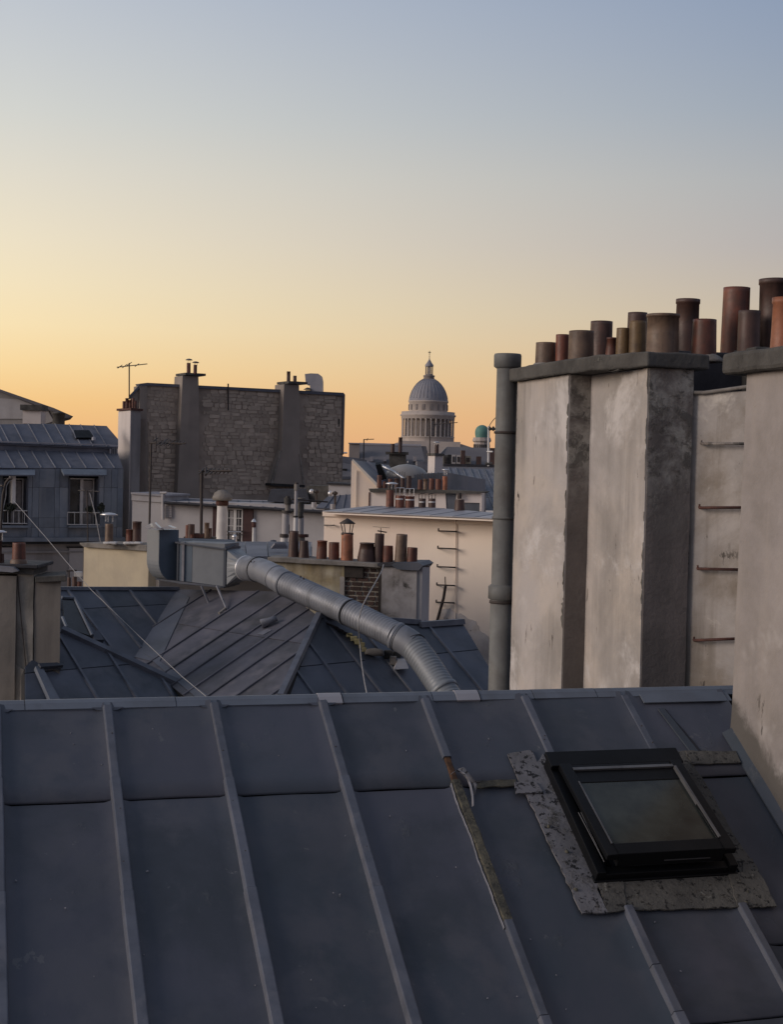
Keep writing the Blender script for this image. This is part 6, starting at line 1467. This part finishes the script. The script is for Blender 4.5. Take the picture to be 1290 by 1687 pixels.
facet(GH, RG2, [(-60, 700), (78, 698.5), (175, 702), (194, 724), (194, 737), (-60, 728)], [(-4, 716), (9, 720), (33, 720), (57, 720), (77, 712), (97, 712), (120, 712), (141, 716), (163, 716)], [], 'zinc_far', bmat='zinc_seam', bw=.045, bh=.045, deck='zinc_far', dth=.06)
a = [RG2.hit(*p) for p in ((120, 713), (146, 713), (154, 725), (124, 725))]
mesh_obj('roof_window', MB().prism([RG2.P(u, v, .04) for u, v in a], RG2.n*.08), M['frame_black'], GH, label='dark closed roof window')
for q0, q1 in (((119, 712), (123.5, 725.5)), ((146, 712), (155, 725.5)), ((119, 712), (146, 712))):
    mesh_obj('window_frame', MB().tube([RG2.P(*RG2.hit(*q0), .1), RG2.P(*RG2.hit(*q1), .1)], .025, 5), M['zinc_seam'], GH)
gb = mesh_obj('vent_box', MB().pbox(wB, 179, 733, 192, 754, -.6, .1), M['zinc_pale'], GH)
mesh_obj('grille', MB().pbox(wB, 181.5, 736, 190.5, 749, .1, .12), M['dark'], gb)
for k in range(3): mesh_obj('bar', MB().pbox(wB, 183+k*2.6, 736, 183.8+k*2.6, 749, .12, .14), M['zinc_pale'], gb)
mesh_obj('roof_knob', MB().lathe(RG2.P(*RG2.hit(153, 729), .1), [(.09, 0), (.08, .12), (0, .16)], 8), M['zinc_pale'], GH)
# side wall of the mansard
mesh_obj('side_wall', MB().prism([V((wG2.P(0, 0).x, wG2.P(0, 0).y, 0)), V((*(wG2.P(0, 0)-wG2.n*9).xy, 0)), V((*(wG2.P(0, 0)-wG2.n*9).xy, EYE.z+zg1)), V((*wG2.P(0, 0).xy, EYE.z+zg1))], -wG2.h*.2), M['grey_wall'], GH)
# plants in the windows
def bush(px_, py, Y, w, h, n, label):
    c_ = at(px_, py, Y); W = w/F_PX*Y/2; H = h/F_PX*Y/2; mb = MB()
    for _ in range(n):
        a = random.uniform(0, 2*PI); b_ = math.acos(random.uniform(-1, 1)); r = random.uniform(.3, 1)**.6
        p = c_+V((math.sin(b_)*math.cos(a)*W*r, math.sin(b_)*math.sin(a)*W*.5*r, math.cos(b_)*H*r)); s_ = random.uniform(.03, .06)
        e = V([random.uniform(-1, 1) for _ in range(3)]).normalized()*s_; f_ = V([random.uniform(-1, 1) for _ in range(3)]).normalized()*s_
        mb.add([p-e, p+f_, p+e, p-f_], [(0, 1, 2, 3)])
    mb.tube([c_-V((0, 0, H*1.2)), c_+V((0, 0, H*.5))], .03, 5)
    return tag(mesh_obj('potted_plant', mb, M['leaf'], loc=c_-V((0, 0, H))), label, 'plant')
pw = wG2.at(14, 836, .15); bush(16, 836, pw.y, 22, 14, 160, 'dark leafy plant behind the rail of the window cut by the frame')
pw = wG2.at(150, 838, .15); bush(147, 839, pw.y, 14, 12, 110, 'small plant on the left side of the railed window'); bush(166, 836, pw.y-.2, 12, 16, 130, 'bushy plant at the outer corner of the railed window')

# ================================================================== FAR LEFT GABLED HOUSE
wH = front(76, 60)
HH = thing('gabled_house', 'grey rendered house with a low pitched eave, behind the mansard roof', 'house', down(wH.at(40, 690)))
mesh_obj('wall', MB().prism([wH.at(x, y_, 0) for x, y_ in ((-80, 616), (0, 646), (90, 676), (104, 688), (104, 725), (-80, 730))], V((-.245, 1, 0))*8), M['grey_wall'], HH)
mesh_obj('body', MB().wbox(wH, wH.hit(-80, 700)[0], wH.hit(104, 700)[0], -EYE.z, wH.hit(40, 720)[1], -10, -.02), M['grey_wall'], HH)
mesh_obj('roof', MB().prism([wH.at(x, y_, .3) for x, y_ in ((-80, 608), (0, 641.5), (88, 672), (120, 686), (108, 689), (86, 677.5), (0, 645.5), (-80, 612))], V((-.245, 1, 0))*6), M['slate_far'], HH)
mesh_obj('pale_patch', MB().prism([wH.at(x, y_, .02) for x, y_ in ((-20, 655), (30, 658), (78, 676), (88, 694), (68, 700), (35, 690), (-20, 690))], wH.n*.03), M['white_wall'], HH)
wh = front(74, 50)
st_ = mesh_obj('chimney', MB().pbox(wh, 36.5, 676, 66.5, 698, -1, 0), M['white_face'], HH)
mesh_obj('cap', MB().pbox(wh, 33.5, 667, 69, 676, -1.2, .15), M['concrete'], st_)
mesh_obj('chimney_foot', MB().pbox(wh, 38, 698, 64, 712, -1, -.05), M['old_render'], st_)
mesh_obj('vent', MB().lathe(wh.at(96, 692, .1), [(.3, -.4), (.3, .3), (.4, .32), (0, .45)], 10), M['concrete'], HH)

# ================================================================== AERIALS AND WIRES
def aerial(label, mast, Y, r, booms, tines=(), group='television aerials on masts', mat='iron'):
    b = at(*mast[0], Y); o = thing('antenna', label, 'antenna', b, group)
    mesh_obj('mast', MB().tube([at(x, y_, Y) for x, y_ in mast], r, 6), M[mat], o)
    for x0, y0, x1, y1 in booms: mesh_obj('boom', MB().tube([at(x0, y0, Y), at(x1, y1, Y-.3)], r*.7, 5), M[mat], o)
    for x, y_, l in tines:
        c_ = at(x, y_, Y-.1); mesh_obj('element', MB().tube([c_+V((-.02, -l/2, -l*.12)), c_+V((.02, l/2, l*.12))], r*.55, 4), M[mat], o)
    return o
aerial('thin aerial on the white-faced chimney against the glowing sky', [(212.3, 658), (212.3, 598)], 62.5, .030, [(192, 605, 242, 599.5)], [(197, 604, .8), (205, 603, .9), (225, 601.5, .7), (212, 600, 1.0)], mat='concrete')
aerial('tall black mast with a comb-like boom, rising from behind the duct elbow', [(245.5, 872), (248.5, 730), (248.5, 729)], 28.0, .022, [(246, 730, 306, 730.5), (256, 716, 256, 744)], [(262, 730, .4), (268, 729, .55), (271, 728, .6), (275, 728.5, .5), (281, 730, .4), (287, 730, .35), (293, 730, .35), (300, 730, .3), (256, 724, .3)])
aerial('black mast with a short boom in front of the stone gable, beside the mushroom vent', [(331, 880), (332, 776)], 30.0, .034, [(328, 776, 382, 775.5), (338.5, 770, 338.5, 783)], [(332, 776, .5), (344, 776, .5), (350, 776, .5), (357, 776, .4), (364, 776, .4), (371, 776, .35), (378, 776, .3)])
aerial('black mast with a pale cross boom in front of the railed window', [(144, 892), (143, 808)], 29.6, .014, [(128.5, 808, 140, 808), (146, 808.5, 163, 810)], mat='iron')
aerial('bent black mast in front of the mansard window with the open casement', [(-2, 930), (1, 860), (4, 815), (9, 795), (14, 789), (19, 788)], 22.0, .022, [(-8, 800, 4, 800)])
aerial('mast with a long boom standing on the white chimney below the great dome', [(708, 751), (708.5, 691)], 40.3, .016, [(712, 699.5, 754, 696)], [(718, 699, .5), (724, 698.5, .5), (730, 698, .4), (738, 697.5, .4), (746, 697, .4), (713, 700, .9)])
aerial('small bent aerial beyond the low dark roofs at the horizon', [(599, 757), (599.5, 724)], 70.0, .028, [(599, 724, 616, 723.5)], [(605, 724, .5)], mat='concrete')
aerial('pale mast with curled arms close to the flue pipe', [(805, 768), (805.5, 702)], 44, .035, [(803, 744, 812, 744)], [], mat='white_paint')
o = tag(mesh_obj('satellite_arm', MB().tube(spline([at(805, 706, 44), at(808, 699, 44), at(813, 692, 44), at(817, 688, 44)], 4), .012, 5).lathe(at(807.5, 706, 43.8), [(0, -.07), (.05, -.04), (.06, 0), (0, .07)], 10).lathe(at(813, 706, 43.8), [(0, -.08), (.06, -.04), (.07, 0), (0, .08)], 10).tube([at(800, 764, 44), at(811, 764, 44)], .05, 6), M['concrete'], loc=at(805, 705, 44)), 'curled arm with two small round heads on the pale mast', 'antenna')
pts = [at(21, 824, 22), at(72, 882, 20.5), at(122, 941, 19.5), at(150, 972, 19), at(235, 1054, 17.4), at(300, 1115, 16.2), at(352, 1158, 15.2)]
cable('guy_wire', pts, .0042, 'rope', 'long pale guy wire slanting down across the left roofs', 'wire')
cable('guy_wire', [at(147, 812, 29.6), at(157, 850, 29.5), at(165, 893, 29.4)], .011, 'rope', 'short pale guy wire beside the cross-boomed mast', 'wire')
cable('guy_wire', spline([at(19, 789, 22), at(10, 800, 22), at(8, 822, 22), at(-4, 870, 22)], 5), .008, 'rope', 'curved pale wire hanging from the bent mast', 'wire')
